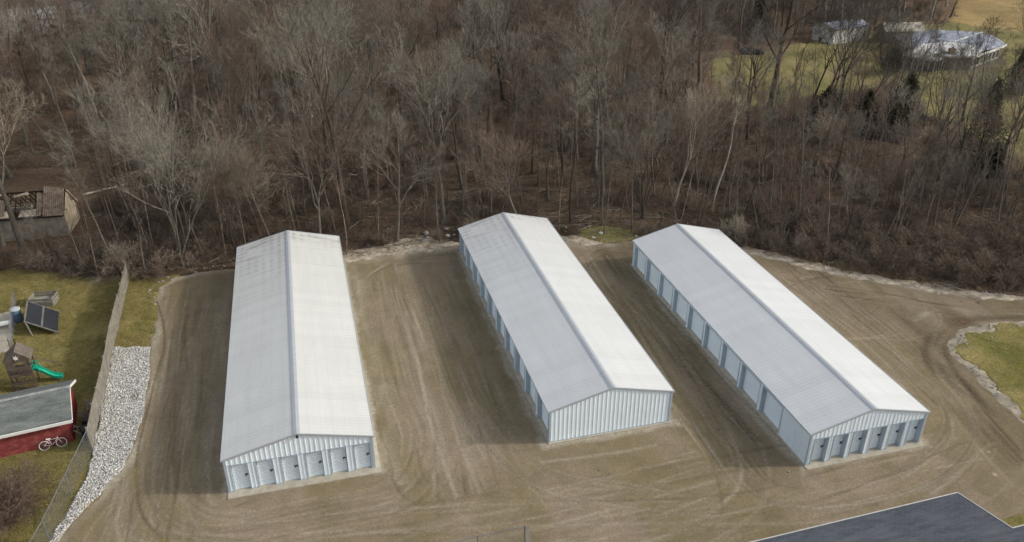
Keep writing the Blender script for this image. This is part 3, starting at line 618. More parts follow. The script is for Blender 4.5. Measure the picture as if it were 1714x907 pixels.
RUIN = poly_px([(-40, 300), (150, 300), (165, 400), (-40, 440)])
def visible(x, y, m=120):
    px, py = PX((x, y, 0)); return -m-60 < px < 1714+m and py > -75
pool = []
r2 = np.random.default_rng(21)
def inside_any(X, m=0.):
    return (sdf(LOT, X) > -1.2-m) | (sdf(LAWN, X) > .0-m) | (sdf(CLEAR, X) > -2.) | (sdf(FIELD, X) > -2.) | (sdf(RUIN, X) > -1)
cand = np.column_stack([r2.uniform(-110, 200, 26000), r2.uniform(60, 262, 26000)])
cand = cand[~inside_any(cand)]
cand = np.array([c for c in cand if visible(*c) and not (abs(c[0]-118) < 22 and abs(c[1]-128) < 16)])
def poisson(C, dmin, pre):
    cell = {}; out = []
    def key(p): return (int(p[0]//8), int(p[1]//8))
    for p in pre: cell.setdefault(key(p), []).append(p)
    for c in C:
        k = key(c); ok = True; dm = dmin(c)
        for i in (-1, 0, 1):
            for j in (-1, 0, 1):
                for q in cell.get((k[0]+i, k[1]+j), ()):
                    if (q[0]-c[0])**2+(q[1]-c[1])**2 < max(dm, 0)**2: ok = False; break
                if not ok: break
            if not ok: break
        if ok: cell.setdefault(k, []).append(tuple(c)); out.append(c)
    return np.array(out)
big = poisson(cand, lambda c: 4.7+.010*(c[1]-75), placed)
big = big[np.argsort(np.hypot(big[:, 0], big[:, 1]))]
def zone(x, y):
    px, py = PX((x, y, 0)); d = 'near edge' if py > 285 else ('middle' if py > 130 else 'far depths')
    w = 'of the wood '+('left of the sheds' if px < 380 else 'behind the left shed' if px < 700 else 'behind the middle shed' if px < 1020 else 'behind the right shed' if px < 1330 else 'beyond the right drive')
    return d, w
KINDS = {0: ('spreading grey tree', 'bark_grey', 'twig_grey', [0, 1, 2, 11]), 1: ('brown twigged tree', 'bark_grey', 'twig_red', [3, 4, 10]), 2: ('slim straight grey tree', 'bark_grey', 'twig_grey', [5, 6, 7]), 3: ('dark barked spreading tree', 'bark_dark', 'twig_grey', [1, 2, 0]), 4: ('reddish slim tree', 'bark_dark', 'twig_red', [5, 6, 7])}
print('big trees', len(big))
NB = 268
for i, (x, y) in enumerate(big[:NB]):
    px, py = PX((x, y, 0)); edge = py > 300
    kk = int(r2.choice([0, 1, 2, 3, 4], p=[.12, .2, .38, .1, .2] if edge else [.34, .26, .14, .14, .12])); nm, bk, tw, vs_ = KINDS[kk]; d, w = zone(x, y)
    k = vs_[int(r2.integers(len(vs_)))]; h = spec[k][1]*r2.uniform(.72, 1.08)*(.85 if edge else 1)
    if 1180 < px < 1760: h *= .68 if py > 200 else .85
    tree('bare_tree', k, x, y, h, r2.uniform(0, 6.28), bk, tw, f'{nm} at the {d} {w}', f'{nm}s at the {d} {w}', (r2.normal()*.04, r2.normal()*.04))
# young thin trees between them
def pole_mesh(seed, H):
    r = np.random.default_rng(seed)
    P, Rr = grow(r, np.zeros((1, 3)), np.array([[r.normal()*.07, r.normal()*.07, 1.]]), np.array([H]), np.array([.085]), 10, .035, .02, .15); t = [tubes(P, Rr, 5)]
    st, d, l, rr = kids(r, P, Rr, 15, .45, .98, (.35, .9), (.10, .22), np.array([H]), .5, .012); P1, R1 = grow(r, st, d, l, rr, 5, .12, .1, .25); t.append(tubes(P1, R1, 3))
    st, d, l, rr = kids(r, P1, R1, 7, .15, 1, (.3, .8), (.3, .6), l, .6, .008); P1, R1 = grow(r, st, d, l, rr, 3, .12, .08, .4); t.append(tubes(P1, R1, 3))
    st, d, l, rr = kids(r, P1, R1, 4, .15, 1, (.3, .8), (.4, .8), np.maximum(l, .4), .7, .006); P1, R1 = grow(r, st, d, l, rr, 2, .12, .08, .5); t.append(tubes(P1, R1, 3))
    return join_q(t)
def bush_mesh(seed, H, n, spread=.7):
    r = np.random.default_rng(seed); st = r.normal(0, .25*H/2, (n, 3)); st[:, 2] = 0
    d = r.normal(0, spread*.55, (n, 3)); d[:, 2] = 1; d /= np.linalg.norm(d, axis=1, keepdims=True)
    P, Rr = grow(r, st, d, r.uniform(.6, 1.1, n)*H, np.full(n, .016), 5, .17, -.02, .4); t = [tubes(P, Rr, 3)]
    a, b, c, e = kids(r, P, Rr, 7, .2, 1, (.3, 1.), (.25, .5), np.full(n, H), .7, .008); P1, R1 = grow(r, a, b, c, e, 3, .2, 0, .5); t.append(tubes(P1, R1, 3))
    a, b, c, e = kids(r, P1, R1, 3, .2, 1, (.3, 1.), (.4, .8), c, .7, .010); P1, R1 = grow(r, a, b, c, e, 2, .2, 0, .5); t.append(tubes(P1, R1, 3))
    return join_q(t)
def tuft_mesh(seed, H, n):
    r = np.random.default_rng(seed); st = r.normal(0, .12, (n, 3)); st[:, 2] = 0; d = r.normal(0, .45, (n, 3)); d[:, 2] = 1; d /= np.linalg.norm(d, axis=1, keepdims=True)
    P, Rr = grow(r, st, d, r.uniform(.5, 1.1, n)*H, np.full(n, .009), 3, .2, -.12, .2); return tubes(P, Rr, 3)
poles = [pole_mesh(60+i, (9, 12, 14, 10, 13)[i]) for i in range(5)]
pm = [[mk_mesh('young_tree', *p, M[t], True) for p in poles] for t in ('bark_grey', 'twig_red')]
pre2 = [(x, y, 0) for x, y in big]+placed
sm = poisson(cand[::-1], lambda c: 2.0+.022*(c[1]-75) if c[1] < 115 else 3.4, pre2)
sm = sm[np.argsort(np.hypot(sm[:, 0], sm[:, 1]))]; print('young', len(sm))
for x, y in sm[:295]:
    i, j = int(r2.integers(5)), int(r2.integers(2)); d, w = zone(x, y); o = link('young_tree', pm[j][i], None, (x, y, hz(x, y)-.05))
    s = r2.uniform(.7, 1.15); o.scale = (s, s, s); o.rotation_euler = (r2.normal()*.05, r2.normal()*.05, r2.uniform(0, 6.28))
    nm = ('grey', 'reddish')[j]; tag(o, f'{nm} young tree at the {d} {w}', 'young tree', f'{nm} young trees at the {d} {w}')

# ------------------------------------------------------------------ uncountable growth: one object each, instances on its points
def scatter(name, pts, srcs, label, smin=.7, smax=1.3, seed=1, squash=1.):
    r = np.random.default_rng(seed); n = len(pts); me = bpy.data.meshes.new(name); me.vertices.add(n); me.vertices.foreach_set('co', np.asarray(pts, np.float32).ravel())
    for k, tp, v in (('iscale', 'FLOAT', r.uniform(smin, smax, n)), ('irot', 'FLOAT', r.uniform(0, 6.28, n)), ('iidx', 'INT', r.integers(0, len(srcs), n))):
        a = me.attributes.new(k, tp, 'POINT'); a.data.foreach_set('value', v.astype(np.float32 if tp == 'FLOAT' else np.int32))
    o = link(name, me); g = bpy.data.node_groups.new(name, 'GeometryNodeTree')
    g.interface.new_socket('Geometry', in_out='INPUT', socket_type='NodeSocketGeometry'); g.interface.new_socket('Geometry', in_out='OUTPUT', socket_type='NodeSocketGeometry')
    N = g.nodes; L = g.links; gi = N.new('NodeGroupInput'); go = N.new('NodeGroupOutput'); ip = N.new('GeometryNodeInstanceOnPoints'); jn = N.new('GeometryNodeGeometryToInstance')
    for s in srcs:
        oi = N.new('GeometryNodeObjectInfo'); oi.inputs['Object'].default_value = s; oi.inputs['As Instance'].default_value = False; L.new(oi.outputs['Geometry'], jn.inputs[0])
    def at(nm, tp):
        q = N.new('GeometryNodeInputNamedAttribute'); q.data_type = tp; q.inputs['Name'].default_value = nm; return q.outputs[0]
    cx = N.new('ShaderNodeCombineXYZ'); L.new(at('irot', 'FLOAT'), cx.inputs[2])
    L.new(gi.outputs[0], ip.inputs['Points']); L.new(jn.outputs[0], ip.inputs['Instance']); ip.inputs['Pick Instance'].default_value = True
    L.new(at('iidx', 'INT'), ip.inputs['Instance Index']); L.new(cx.outputs[0], ip.inputs['Rotation']); L.new(at('iscale', 'FLOAT'), ip.inputs['Scale']); L.new(ip.outputs[0], go.inputs[0])
    md = o.modifiers.new('scatter', 'NODES'); md.node_group = g
    return tag(o, label, kind='stuff')
def src(name, me): return bpy.data.objects.new(name, me)       # linked to no collection: only a source of geometry
def on_ground(X, dz=-.05): return np.column_stack([X, relief(X)+dz])
far = [src('far_tree', mk_mesh('far_tree', *join_q([TREES[(k, 'raw')][0], TREES[(k, 'raw')][1]]), M['twig_grey'])) for k in (0, 3, 11)]
if len(big) > NB: scatter('distant_trees', on_ground(big[NB:]), far, 'bare grey trees massed in the farthest depths of the wood', .8, 1.1, 2)
pl = [src('thicket', pm[0][0]), src('thicket', pm[1][2]), src('thicket', pm[1][4])]
scatter('undergrowth', on_ground(sm[295:]), pl, 'thin saplings filling the deep wood', .55, 1.05, 3)
bs = [src('brush', mk_mesh('brush', *bush_mesh(80+i, (1.8, 2.4, 1.4)[i], 16), M['brush'])) for i in range(3)]
C = np.column_stack([r2.uniform(-110, 200, 90000), r2.uniform(45, 240, 90000)]); C = C[~inside_any(C, -.2)]
C = np.array([c for c in C if visible(*c)]); dn = vnoise(C, 9, 77)+.5*vnoise(C, 3, 78)
dl = -sdf(LOT, C); pxs = np.array([PX((*c, 0)) for c in C]); prob = np.clip(.16+dn*.6, .03, .6)
prob = np.where((pxs[:, 0] > 1270) & (dl < 14) & (dl > 1.6), .95, prob); prob = np.where((pxs[:, 0] < 460) & (dl < 25), np.maximum(prob, .55), prob)
prob = np.where((pxs[:, 1] < 250), prob*.75, prob); prob = np.where((np.hypot((pxs[:, 0]-1015)/60, (pxs[:, 1]-372)/28) < 1), 0, prob)
sel = r2.random(len(C)) < prob; scatter('brush', on_ground(C[sel]), bs, 'brown leafless brush and brambles over the floor of the wood', .45, 1.15, 4); print('brush', sel.sum())
tf = [src('dry_grass', mk_mesh('dry_grass', *tuft_mesh(90+i, .5, 26), M['straw'])) for i in range(3)]
C = np.column_stack([r2.uniform(-40, 75, 40000), r2.uniform(45, 85, 40000)]); dl = -sdf(LOT, C)
pxs = np.array([PX((*c, 0)) for c in C]); pr = np.where((dl > .3) & (dl < 2.6), .22, np.where((dl > .3) & (dl < 6), .05, 0)); pr = np.where((pxs[:, 0] > 1240) & (pxs[:, 0] < 1620) & (dl > .3) & (dl < 2.2), .9, pr)
pr = np.where(sdf(LAWN, C) > -.5, 0, pr); pr = pr*(vnoise(C, 2.2, 55)+.6); sel = r2.random(len(C)) < pr
scatter('dry_grass', on_ground(C[sel], 0), tf, 'straw coloured dry grass along the back edge of the gravel', .5, 1.3, 5)

# grass tufts
M['grass'] = bark_mat('grass_blades', (.20, .19, .06), (.44, .36, .16), 1., .7, 1.4)
gt = [src('grass_tufts', mk_mesh('grass_tufts', *tuft_mesh(190+i, .13, 22), M['grass'])) for i in range(3)]
C = np.column_stack([r2.uniform(-34, -11, 46000), r2.uniform(38, 79, 46000)]); C = C[(sdf(LAWN, C) > -.3) & (sdf(STONE, C) < -.1) & (sdf(LOT, C) < -.1)]
pt_ = poly_px([(-60, 535), (22, 521), (26, 530), (16, 588), (-60, 606)]); C = C[sdf(pt_, C) < 0]; C = C[~((C[:, 0] < -17.6) & (C[:, 1] > 48.5+(C[:, 0]+17.7)*.14+1.6) & (C[:, 1] < 54.3+(C[:, 0]+17.7)*.14))]
D_ = np.column_stack([r2.uniform(48, 75, 22000), r2.uniform(34, 58, 22000)]); D_ = D_[sdf(ISLE, D_) > .7]; C = np.vstack([C, D_]); C = C[r2.random(len(C)) < np.clip(.6+1.6*vnoise(C, 1.8, 99), .05, 1)]
scatter('grass_tufts', np.column_stack([C, np.full(len(C), .03)]), gt, 'short tufts of winter grass over the garden lawn and the island', .5, 1.3, 12)
# stones
ICO = None
def stones(name, pts, size, mat, label, seed, flat=.6, tone=(0, 1)):
    global ICO
    if ICO is None:
        bm = bmesh.new(); bmesh.ops.create_icosphere(bm, subdivisions=1, radius=1.); ICO = (np.array([v.co[:] for v in bm.verts]), np.array([[v.index for v in f.verts] for f in bm.faces])); bm.free()
    r = np.random.default_rng(seed); V0, F0 = ICO; n = len(pts); s = r.uniform(*size, (n, 1, 1))*np.exp(r.normal(0, .25, (n, 1, 1)))
    V = V0[None]*(1+r.uniform(-.32, .32, (n, len(V0), 1))); V = V*np.concatenate([r.uniform(.7, 1.3, (n, 1, 1)), r.uniform(.6, 1.1, (n, 1, 1)), r.uniform(.4, .8, (n, 1, 1))*flat/.6], 2)
    a = r.uniform(0, 6.28, (n, 1)); x = V[..., 0]*np.cos(a)-V[..., 1]*np.sin(a); y = V[..., 0]*np.sin(a)+V[..., 1]*np.cos(a)
    V = np.stack([x, y, V[..., 2]], -1)*s+np.asarray(pts)[:, None]
    F = (F0[None]+(np.arange(n)*len(V0))[:, None, None]).reshape(-1, 3); t = np.repeat(r.uniform(*tone, n), len(V0))
    return tag(link(name, mk_mesh(name, V.reshape(-1, 3), F, mat, False, {'tone': t})), label, kind='stuff')
import bmesh
C = np.column_stack([r2.uniform(-21, -12, 110000), r2.uniform(38, 63, 110000)]); sd = sdf(STONE, C)
gap = vnoise(C, 1.6, 61)+.5*vnoise(C, .6, 62); C = C[(sd+.3*vnoise(C, .8, 63) > 0) & (r2.random(len(C)) < np.clip((gap+.62)*4, .12, 1))]; C = C[:30000]
stones("drainage_stones", np.column_stack([C, np.full(len(C), .10)+r2.uniform(0, .06, len(C))]), (.024, .055), M['white_stone'], 'white and grey drainage stones between the board fence and the gravel', 5)
C = np.column_stack([r2.uniform(-20, 70, 60000), r2.uniform(38, 80, 60000)]); dl = -sdf(LOT, C); pxs = np.array([PX((*c, 0)) for c in C])
nz = vnoise(C, 2.5, 65); pr = np.where((dl > -.05) & (dl < 1.0), .40, 0)+np.where((dl > 0) & (dl < 3.2) & (pxs[:, 0] > 560) & (pxs[:, 0] < 1100), .16, 0); pr = pr*np.clip(.6+1.6*nz, 0, 1.4)
pr = np.where((pxs[:, 0] < 330) & (pxs[:, 1] > 515), 0, pr); sel = r2.random(len(C)) < pr
stones('rubble', on_ground(C[sel], .04), (.05, .16), M['rubble'], 'pale rubble and clods along the back edge of the gravel', 6)
C = np.column_stack([r2.uniform(-15, 60, 5200), r2.uniform(26, 74, 5200)]); C = C[sdf(LOT, C) > .5]; C = C[r2.random(len(C)) < np.clip(.45+1.5*vnoise(C, 4, 88), .05, 1)]
for bx, by, rz_, w_, l_ in SHEDS: C = C[~((C[:, 0] > bx-.2) & (C[:, 0] < bx+w_+.2) & (C[:, 1] > by-.6) & (C[:, 1] < by+l_+.2))]
C = C[sdf(ISLE, C) < 0]; stones('loose_stones', np.column_stack([C, np.full(len(C), .065)]), (.018, .045), M['rubble'], 'loose small stones strewn over the gravel yard', 9)
C = np.column_stack([r2.uniform(44, 75, 9000), r2.uniform(38, 60, 9000)]); d = sdf(ISLE, C); pxs = np.array([PX((*c, 0)) for c in C])
pr = np.where((d > -.1) & (d < .8), .6, 0)+np.where((d > 0) & (pxs[:, 1] < 590) & (d < 3.5), .35, 0); sel = r2.random(len(C)) < pr*np.clip(.6+1.5*vnoise(C, 1.5, 5), 0, 1.3)
stones('island_rubble', np.column_stack([C[sel], np.full(sel.sum(), .11)]), (.03, .08), M['rubble'], 'grey rubble round the rim of the grass island', 7)

# fallen sticks
def stick_mesh(seed):
    r = np.random.default_rng(seed); n = 5; st = r.normal(0, .5, (n, 3)); st[:, 2] = .06; a = r.uniform(0, 6.28, n); d = np.column_stack([np.cos(a), np.sin(a), r.uniform(0, .12, n)])
    P, Rr = grow(r, st, d, r.uniform(.8, 2.6, n), np.full(n, .028), 4, .1, -.0, .4); t = [tubes(P, Rr, 4)]
    a, b, c, e = kids(r, P, Rr, 5, .2, 1, (.3, .9), (.2, .5), np.full(n, 1.6), .6, .01); P1, R1 = grow(r, a, b, c, e, 3, .15, 0, .5); t.append(tubes(P1, R1, 3)); return join_q(t)
sk = [src('fallen_sticks', mk_mesh('fallen_sticks', *stick_mesh(400+i), M[('twig_pale', 'bark_grey', 'bark_dark', 'bark_grey')[i]])) for i in range(4)]
C = np.column_stack([r2.uniform(-60, 110, 14000), r2.uniform(50, 130, 14000)]); C = C[~inside_any(C, -.5)]; C = np.array([c for c in C if visible(*c)]); C = C[r2.random(len(C)) < .55*np.clip(1.3-(C[:, 1]-70)/60, .2, 1)]
scatter('fallen_sticks', on_ground(C, 0.0), sk, 'fallen sticks and branches lying on the leaf litter of the wood', .5, 1.3, 6)
# boulders and logs one can count
def boulder(px, py, s, label, mat='rubble', seed=0, z=.1):
    s *= .78
    bm = bmesh.new(); bmesh.ops.create_icosphere(bm, subdivisions=3, radius=s); r = random.Random(seed)
    ax = [Vector([r.gauss(0, 1) for _ in range(3)]).normalized() for _ in range(12)]; lim = [s*r.uniform(.62, .9) for _ in ax]
    for v in bm.verts:
        for a, l in zip(ax, lim):
            d = v.co.dot(a)
            if d > l: v.co -= a*(d-l)
        v.co.z *= .7; v.co *= 1+r.uniform(-.02, .02)
    me = bpy.data.meshes.new('boulder'); bm.to_mesh(me); bm.free(); me.materials.append(M[mat]); p = g2(px, py)
    at = me.attributes.new('tone', 'FLOAT', 'POINT'); at.data.foreach_set('value', np.full(len(me.vertices), .8, np.float32))
    tag(link('boulder', me, None, (p[0], p[1], hz(*p)+s*.35)), label, 'boulder')
boulder(750, 396, .33, 'small white block on the brush edge left of the middle shed far corner', 'white_stone', 1)
boulder(713, 392, .42, 'pale boulder left of the white block behind the gravel', 'rubble', 2)
boulder(748, 385, .38, 'grey boulder just behind the white block', 'rubble', 3)
boulder(716, 399, .3, 'small pale boulder nearest the gravel behind the sheds', 'rubble', 4)
boulder(1006, 392, .35, 'upper pale stone on the mossy green patch behind the sheds', 'white_stone', 5)
boulder(993, 399, .3, 'lower pale stone on the mossy green patch behind the sheds', 'white_stone', 6)
boulder(1065, 397, .3, 'pale stone beside the far left corner of the right shed', 'rubble', 7)
def log(pts, r, label, mat='bark_grey', zoff=.12):
    P = [np.array([*g2(px, py), 0]) for px, py in pts]; P = [p+[0, 0, hz(p[0], p[1])+zoff+.12*(i % 2)] for i, p in enumerate(P)]
    n = len(P); mb = MB(); mb.tube(spline3(P, 5), np.linspace(r, r*.55, 5*(n-1)+1), 7); tag(mb.build('fallen_log', M[mat], smooth=True), label, 'log')
def spline3(P, k):
    P = np.array(P); t = np.linspace(0, len(P)-1, k*(len(P)-1)+1); i = np.minimum(t.astype(int), len(P)-2); f = (t-i)[:, None]
    return P[i]*(1-f)+P[i+1]*f+np.random.default_rng(len(P)).normal(0, .03, (len(t), 3))
log([(618, 401), (636, 404), (653, 409)], .14, 'pale log lying in the brush right of the left shed', 'twig_pale')
log([(335, 438), (362, 426), (392, 415)], .12, 'upper of two pale poles lying beside the left shed far corner', 'twig_pale')
log([(350, 441), (372, 431), (388, 423)], .10, 'lower of two pale poles lying beside the left shed far corner', 'twig_pale')
log([(242, 446), (252, 450), (258, 451)], .16, 'short pale log at the end of the board fence', 'twig_pale')
log([(138, 326), (175, 319), (222, 308)], .16, 'long pale fallen trunk beside the ruined building', 'bark_pale')
log([(1385, 374), (1412, 391), (1445, 410)], .17, 'dark fallen trunk in the brambles beyond the right hand drive', 'bark_dark')
log([(470, 291), (520, 290), (600, 293)], .16, 'pale fallen trunk lying across the wood behind the left shed', 'bark_pale')
log([(940, 386), (955, 391), (962, 394)], .22, 'mossy dark log right behind the middle shed far end', 'bark_dark')
log([(583, 388), (600, 377), (612, 373)], .13, 'pale leaning log by the right far corner of the left shed', 'bark_grey')
MOSS = poly_px([(955, 403), (975, 385), (1010, 378), (1050, 384), (1068, 398), (1040, 405), (1000, 407)])
sheet('mossy_bank', MOSS, .2, .09, M['lawn_far'], 'small green mossy bank behind the middle and right sheds', rag=.6, useh=True)

# ------------------------------------------------------------------ evergreens
def cedar_mesh(seed, H, W0_):
    r = np.random.default_rng(seed); n = 6500; t = r.random(n)**1.25; a = r.uniform(0, 6.28, n); lob = .92+.1*r.normal(size=n)+.28*np.sin(a*3+t*9+seed)+.18*np.sin(a*5-t*17)
    rad = W0_*(1-t)**.75*lob*np.sqrt(r.random(n))*np.where(t < .08, .7, 1); c = np.column_stack([rad*np.cos(a), rad*np.sin(a), .5+t*(H-.5)+r.normal(0, .28, n)])
    d = np.column_stack([np.cos(a), np.sin(a), r.uniform(-.1, 1.0, n)])+r.normal(0, .4, (n, 3)); d /= np.linalg.norm(d, axis=1, keepdims=True); u = np.cross(d, r.normal(0, 1, (n, 3))); u /= np.linalg.norm(u, axis=1, keepdims=True)
    s = r.uniform(.12, .30, (n, 1)); V = np.stack([c-u*s*.3, c+u*s*.3, c+d*s+u*s*.1, c+d*s*.9-u*s*.12], 1).reshape(-1, 3); return V, np.arange(4*n).reshape(n, 4)
def cedar(px, py, H, W0_, label, seed):
    p = g2(px, py); e = empty('cedar_tree', (p[0], p[1], hz(*p))); tag(e, label, 'tree'); mb = MB(); mb.tube([(0, 0, -.2), (.05, 0, H*.5), (0, 0, H*.93)], [.16, .1, .03], 7); mb.build('trunk', M['bark_dark'], e)
    link('crown', mk_mesh('crown', *cedar_mesh(seed, H, W0_), M['cedar']), e)
cedar(1632, 275, 11., 3.0, 'tall dark green cedar at the right edge below the far house', 1)
cedar(1508, 212, 7.5, 2.9, 'broad dark cedar in front of the left end of the far house', 2)
cedar(1380, 205, 5.0, 2.8, 'low dark evergreen in front of the white outbuilding', 3)
cedar(1445, 215, 5.0, 2.6, 'low dark evergreen beside the broad cedar', 4)
cedar(1698, 160, 7, 2.8, 'dark evergreen at the right edge beside the far house', 5)
cedar(1268, 60, 9, 2.6, 'dark evergreen at the back of the clearing above the parked car', 6)
cedar(1490, 125, 4, 2.4, 'round dark shrub at the left wall of the far house', 7)
cedar(1655, 300, 4.5, 1.6, 'small brownish evergreen at the foot of the tall cedar', 8)

# ------------------------------------------------------------------ board fence
def unit(v): v = np.array(v, float); return v/np.linalg.norm(v)
fr = empty('board_fence', (-16.41, 48.94, 0)); tag(fr, 'tall weathered grey board fence between the garden and the white stones', 'fence')
bl = [g2(155, 753)-fr.location[:2], g2(163, 712)-fr.location[:2], g2(176, 659)-fr.location[:2], g2(190, 580)-fr.location[:2], g2(203, 525)-fr.location[:2], g2(216, 468)-fr.location[:2]]
segs = np.vstack([np.linspace(bl[i], bl[i+1], max(2, int(round(np.linalg.norm(bl[i+1]-bl[i])/2.44))+1))[:-1] for i in range(len(bl)-1)]+[[bl[-1]]])
rf = random.Random(4)
for i in range(len(segs)-1):
    a, b = segs[i], segs[i+1]; t = unit(b-a); L = np.linalg.norm(b-a); n = np.array([t[1], -t[0]]); h0 = 1.86+rf.uniform(-.06, .06)-(.35 if i > 7 else 0); mb = MB(); nb = int(L/.145)
    for j in range(nb):
        s0 = L*j/nb+.006; s1 = L*(j+1)/nb-.006; dz = rf.uniform(-.015, .015); o = .022+rf.uniform(0, .008)
        q = [a+t*s0+n*o, a+t*s1+n*o, a+t*s1+n*(o+.02), a+t*s0+n*(o+.02)]
        mb.hexa([(*p, .03) for p in q]+[(*p, h0+dz) for p in q])
    mb.build('board_panel', M['wood_grey'], fr)
    rl = MB()
    for z in (.35, 1.0, 1.6): rl.beam((*a, z), (*b, z), .04, .09)
    rl.build('rail', M['wood_grey'], fr)
for s in segs:
    mb = MB(); mb.box(s[0]-.05, s[0]+.05, s[1]-.05, s[1]+.05, 0, 1.95); mb.build('post', M['wood_grey'], fr)

def chain_fence(pts, h, label, step=2.6, cell=.11, loc=None):
    o = np.array([*pts[0][:2], 0.]); root = empty('chain_link_fence', o); tag(root, label, 'fence'); P = [np.array([*p[:2], 0.])-o for p in pts]; wires = []
    for a, b in zip(P[:-1], P[1:]):
        L = np.linalg.norm(b-a); t = (b-a)/L; n = max(1, int(round(L/step)))
        for i in range(n+1):
            if i == 0 and a is not P[0]: continue
            q = a+t*L*i/n; r = .045 if i in (0, n) else .028; mb = MB(); mb.tube([q, q+[0, 0, h+.06]], r, 8); mb.build('post', M['galv'], root)
        mb = MB(); mb.tube([a+[0, 0, h], b+[0, 0, h]], .024, 6); mb.build('top_rail', M['galv'], root)
        for s in np.arange(-h, L, cell):
            for sg in (0, 1):
                s0, z0, s1, z1 = s, .04, s+h-.04, h
                if s0 < 0: z0 += -s0; s0 = 0
                if s1 > L: z1 -= s1-L; s1 = L
                if s1-s0 < .02: continue
                if sg: p, q = a+t*(L-s0)+[0, 0, z0], a+t*(L-s1)+[0, 0, z1]
                else: p, q = a+t*s0+[0, 0, z0], a+t*s1+[0, 0, z1]
                wires.append((p, q))
    W_ = np.array(wires); V, F = tubes(W_, np.full(W_.shape[:2], .0032), 3); kid(link('wire_mesh', mk_mesh('wire_mesh', V, F, M['galv']), root))
chain_fence([g2(155, 755), g2(120, 830), g2(84, 907), (-18.6, 34)], 1.75, 'low chain link fence running on from the board fence beside the stones')
chain_fence([(-4.5, 32.7), (9.62, 33.0), (9.95, 28.)], 1.8, 'corner of a chain link fence standing on the gravel at the bottom edge')
chain_fence([g2(28, 510), g2(24, 550), g2(21, 592), g2(-40, 612)], 1.35, 'chain link fence round the concrete pool patio in the garden')
PAT = poly_px([(-60, 535), (22, 521), (26, 530), (16, 588), (-60, 606)])
sheet('patio', PAT, .2, .07, M['concrete'], 'pale concrete patio at the left edge of the garden', rag=.2)
p = g2(5, 549); mb = MB(); mb.box(-1.1, .75, -.3, .3, .32, .42); e = empty('pool_bench', (p[0], p[1], .07), .1); tag(e, 'low white bench on the concrete patio at the left edge', 'bench'); mb.build('seat', M['white'], e)
for sx in (-.9, .6):
    mb = MB(); mb.box(sx-.05, sx+.05, -.25, .25, 0, .32); mb.build('leg', M['white'], e)

# barrel
p = g2(31, 537); e = empty('barrel', (p[0], p[1], .03)); tag(e, 'blue grey barrel with pale lid beside the tilted solar panels', 'barrel')
prof = [(.30, 0), (.32, .08), (.315, .3), (.34, .33), (.315, .36), (.315, .62), (.34, .65), (.315, .68), (.31, .88)]
def lathe(prof, k=24):
    V = []; F = []
    for r, z in prof: V += [(r*math.cos(6.2832*i/k), r*math.sin(6.2832*i/k), z) for i in range(k)]
    for j in range(len(prof)-1): F += [(j*k+i, j*k+(i+1) % k, (j+1)*k+(i+1) % k, (j+1)*k+i) for i in range(k)]
    F.append(tuple(range(k))[::-1]); F.append(tuple((len(prof)-1)*k+i for i in range(k))); return V, F
mb = MB(); mb.add(*lathe(prof)); mb.build('body', M['blue_tarp'], e); mb = MB(); mb.add(*lathe([(.33, .87), (.34, .93), (.30, .96), (.0001, .985)])); mb.build('lid', plain('pale_lid', (.45, .48, .50), .5), e)
e.scale = (1.25, 1.25, 1.25)

# solar panels
A, B, C_, D = [np.array(q) for q in ((-24.75, 69.6, 1.25), (-24.15, 66.0, 1.25), (-21.75, 65.35, .22), (-22.35, 68.9, .22))]; o = np.array([-23.3, 67.4, 0.02])
root = empty('solar_panel_rack', o); tag(root, 'two dark solar panels on a tilted timber rack on the lawn', 'solar panel')
A, B, C_, D = A-o, B-o, C_-o, D-o
def lerp(u, v): return (A*(1-u)+D*u)*(1-v)+(B*(1-u)+C_*u)*v
nrm = unit(np.cross(B-A, D-A)); nrm = nrm if nrm[2] > 0 else -nrm
for u0, u1 in ((.02, .475), (.525, .98)):
    mb = MB(); mb.plate([lerp(u0, .01)+nrm*.05, lerp(u0, .99)+nrm*.05, lerp(u1, .99)+nrm*.05, lerp(u1, .01)+nrm*.05], .04); c = mb.build('panel', M['solar'], root)
    gl = MB()
    for k in range(1, 6): v = k/6; gl.beam(lerp(u0+.01, v)+nrm*.053, lerp(u1-.01, v)+nrm*.053, .012, .006)
    for k in range(1, 4): u = u0+(u1-u0)*k/4; gl.beam(lerp(u, .02)+nrm*.053, lerp(u, .98)+nrm*.053, .012, .006)
    gl.build('cell_line', plain('cell_line', (.032, .034, .04), .4), c)
mb = MB(); mb.beam(lerp(.5, -.01)+nrm*.05, lerp(.5, 1.01)+nrm*.05, .12, .06); mb.build('middle_rail', M['wood_grey'], root)
for v in (.0, 1.): mb = MB(); mb.beam(lerp(-.02, v), lerp(1.02, v), .08, .08); mb.build('side_rail', M['wood_grey'], root)
mb = MB(); mb.beam(lerp(-.01, -.02), lerp(-.01, 1.02), .1, .1); mb.build('top_rail', M['wood_grey'], root)
for v, d in ((0, (-.1, .1)), (1, (.35, -.35)), (.5, (0, 0))):
    q = lerp(0, v); mb = MB(); mb.beam(q, (q[0]+d[0], q[1]+d[1], 0), .09, .09); mb.build('leg', M['wood_grey'], root)
for v in (0, 1): q = lerp(1, v); mb = MB(); mb.beam(q, (q[0], q[1], 0), .09, .09); mb.build('leg', M['wood_grey'], root)
